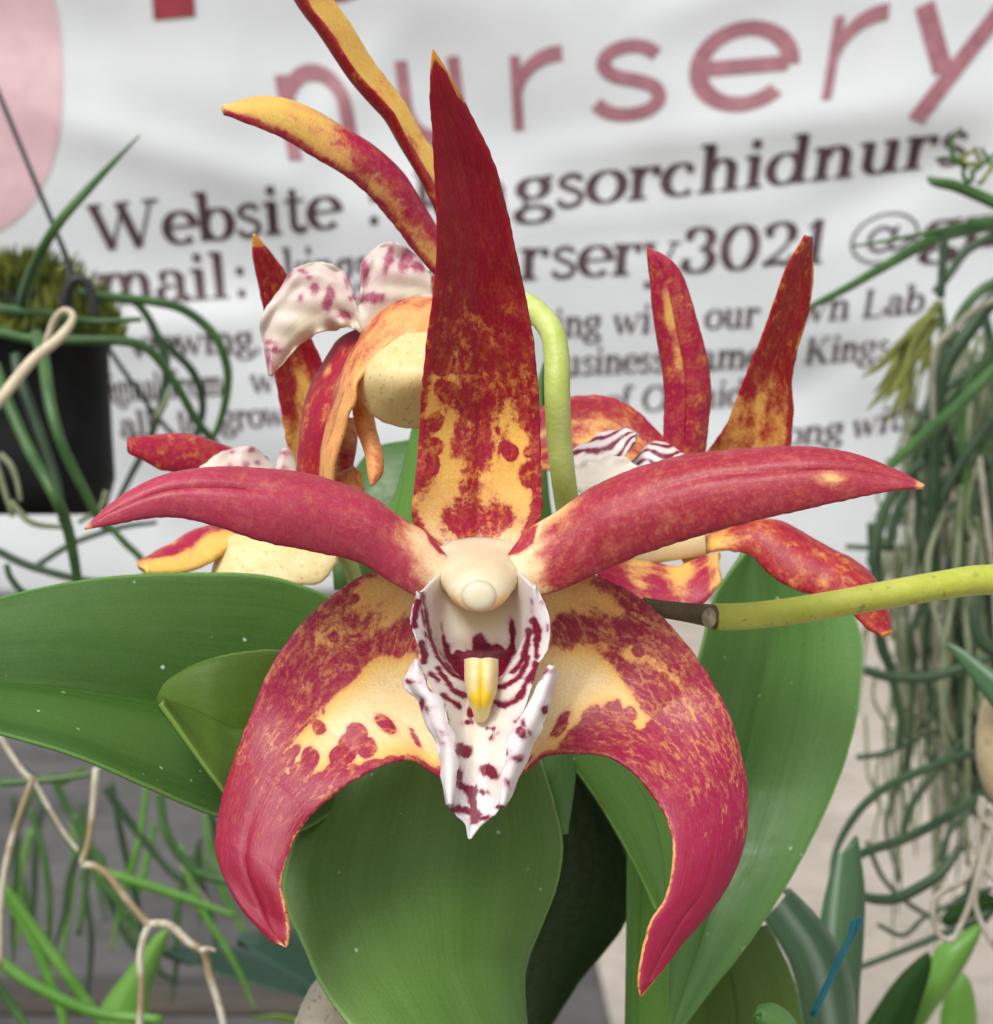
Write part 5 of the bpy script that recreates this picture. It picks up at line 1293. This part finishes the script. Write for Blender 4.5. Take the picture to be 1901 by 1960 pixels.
for i in range(150):
    x0 = 1650 + 290 * rnd.random() ** .7; y0 = rnd.uniform(640, 1400); y1 = y0 + rnd.uniform(160, 460)
    if x0 < 1720 and y0 < 900: continue
    dx = rnd.gauss(0, 40)
    pts = [(x0 + dx * k / 5 + rnd.gauss(0, 7), y0 + (y1 - y0) * k / 5) for k in range(6)]
    v_, f_, _e = tube_vf(tp(pts, rnd.uniform(.30, .46), [2.5, 3.4, 3, 1.2]), 6, 24)
    o_ = len(fv); fv += v_.tolist(); ff += [tuple(a + o_ for a in q) for q in f_]
props(mesh_obj('fine_root', fv, ff, M['root_olive'], TG), kind='stuff')
# yellow green drooping shoots
for i in range(13):
    x0 = 1795 + rnd.uniform(-14, 10); y0 = 575 + rnd.uniform(0, 40)
    x1 = 1730 + rnd.uniform(-80, 55); y1 = 760 + rnd.uniform(-70, 90)
    tube('shoot', tp([(x0, y0), ((x0 * .6 + x1 * .4) - rnd.uniform(0, 14), y0 * .62 + y1 * .38), (x0 * .25 + x1 * .75, y0 * .22 + y1 * .78), (x1, y1)], rnd.uniform(.24, .3), [4, 8, 7, 1.5]), M['cord_moss'], TG, n=7, seed=i)
# curly tendrils at the top right
for i in range(11):
    x0 = 1845 + rnd.uniform(-15, 55); y0 = 330 + rnd.uniform(-25, 30)
    a = rnd.uniform(-2.6, -.4); L_ = rnd.uniform(30, 85)
    pts = [(x0, y0)]
    for k in range(4):
        a += rnd.uniform(-.6, .7); pts.append((pts[-1][0] + L_ / 4 * math.cos(a), pts[-1][1] + L_ / 4 * math.sin(a)))
    tube('tendril', tp(pts, rnd.uniform(.22, .27), [5, 5, 4, 3]), M['cord_moss'] if i % 2 else M['cord_green'], TG, n=7, seed=i)
# dangling roots, each its own strand
for i in range(64):
    x0 = 1690 + 235 * rnd.random() ** .75
    y0 = rnd.uniform(820, 1150); y1 = y0 + rnd.uniform(250, 620)
    dx = rnd.gauss(0, 26)
    pts = []
    for k in range(6):
        q = k / 5
        pts.append((x0 + dx * q + rnd.gauss(0, 10), y0 + (y1 - y0) * q))
    m = rnd.choice(['root_olive', 'root_olive', 'root_grey', 'root_olive', 'cord_dark'])
    tube('root', tp(pts, rnd.uniform(.27, .40), [5, 7, 6, 3]), M[m], TG, n=7, seed=i)
for i in range(16):
    x0 = 1960; y0 = rnd.uniform(430, 1500)
    x1 = rnd.uniform(1730, 1850); y1 = y0 + rnd.uniform(120, 380)
    tube('leaf', tp([(x0, y0), (x0 * .7 + x1 * .3, y0 + rnd.uniform(-20, 50)), (x0 * .3 + x1 * .7, y0 * .5 + y1 * .5), (x1, y1)], rnd.uniform(.28, .42), [9, 10, 9, 5]), M['cord_dark'], TG, n=8, seed=i)

# bulb with leaf and pale roots at the right edge
BU = thing('bulb_orchid', 'orchid with a smooth beige bulb and a small pointed leaf at the right edge', 'plant', (1930, 1540, .16))
blob('pseudobulb', (1930, 1425, .16), (.0062, .006, .0128), M['bulb'], BU, 32, 24, .02, 4)
leaf([(1809, 1229), (1835, 1240), (1870, 1262), (1930, 1300)], [(1811, 1232), (1838, 1268), (1868, 1310), (1920, 1380)], 'leaf_blue', [.15], [.15], parent=BU, bulge=.001, seed=71, nu=20, nv=30)
for pts in [[(1880, 1525), (1878, 1560), (1905, 1590), (1940, 1610)], [(1885, 1530), (1870, 1620), (1900, 1680), (1930, 1700)], [(1915, 1570), (1880, 1640), (1860, 1720), (1830, 1790), (1815, 1800)], [(1880, 1540), (1868, 1620), (1850, 1680), (1790, 1720), (1793, 1780), (1815, 1802)],
            [(1910, 1560), (1885, 1640), (1866, 1720), (1885, 1780), (1905, 1815)], [(1890, 1540), (1930, 1590), (1960, 1640)]]:
    tube('root', tp(pts, .155, [7, 7, 6, 5]), M['root_grey'], BU, n=9, wob=.04)

# low bright leaves at the right bottom
LB = thing('young_plant', 'young plant with bright yellow green leaves at the bottom right', 'plant', (1780, 2060, .20))
leaf([(1738, 1990), (1742, 1940), (1771, 1861), (1800, 1808), (1850, 1780), (1876, 1768)], [(1752, 1990), (1776, 1948), (1815, 1895), (1846, 1847), (1866, 1805), (1878, 1769)], 'leaf_fresh', [.20], [.20], parent=LB, bulge=.003, seed=72, nu=24, nv=40)
leaf([(1795, 1990), (1806, 1915), (1824, 1880), (1842, 1862)], [(1870, 1990), (1868, 1930), (1860, 1890), (1844, 1862)], 'leaf_fresh', [.24], [.24], parent=LB, bulge=.002, seed=73, nu=20, nv=30)
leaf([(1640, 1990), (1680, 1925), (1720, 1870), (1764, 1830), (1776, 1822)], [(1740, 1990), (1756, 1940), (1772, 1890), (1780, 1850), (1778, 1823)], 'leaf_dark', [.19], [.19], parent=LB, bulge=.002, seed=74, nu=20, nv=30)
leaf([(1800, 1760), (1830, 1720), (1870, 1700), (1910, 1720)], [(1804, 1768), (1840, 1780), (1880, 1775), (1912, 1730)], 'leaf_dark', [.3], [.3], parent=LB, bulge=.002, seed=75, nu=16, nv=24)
TT = thing('plastic_tie', 'teal plastic tie dangling at the lower right beside the bluish leaves', 'tie', (1640, 1760, .07))
tube('strand', tp([(1648, 1756), (1640, 1775), (1620, 1810), (1600, 1850), (1556, 1945)], .07, [6, 7, 7, 7]), M['tie'], TT, n=8)
tube('strand', tp([(1634, 1760), (1628, 1790), (1612, 1830), (1604, 1850)], .068, [5, 5, 5]), M['tie'], TT, n=8)
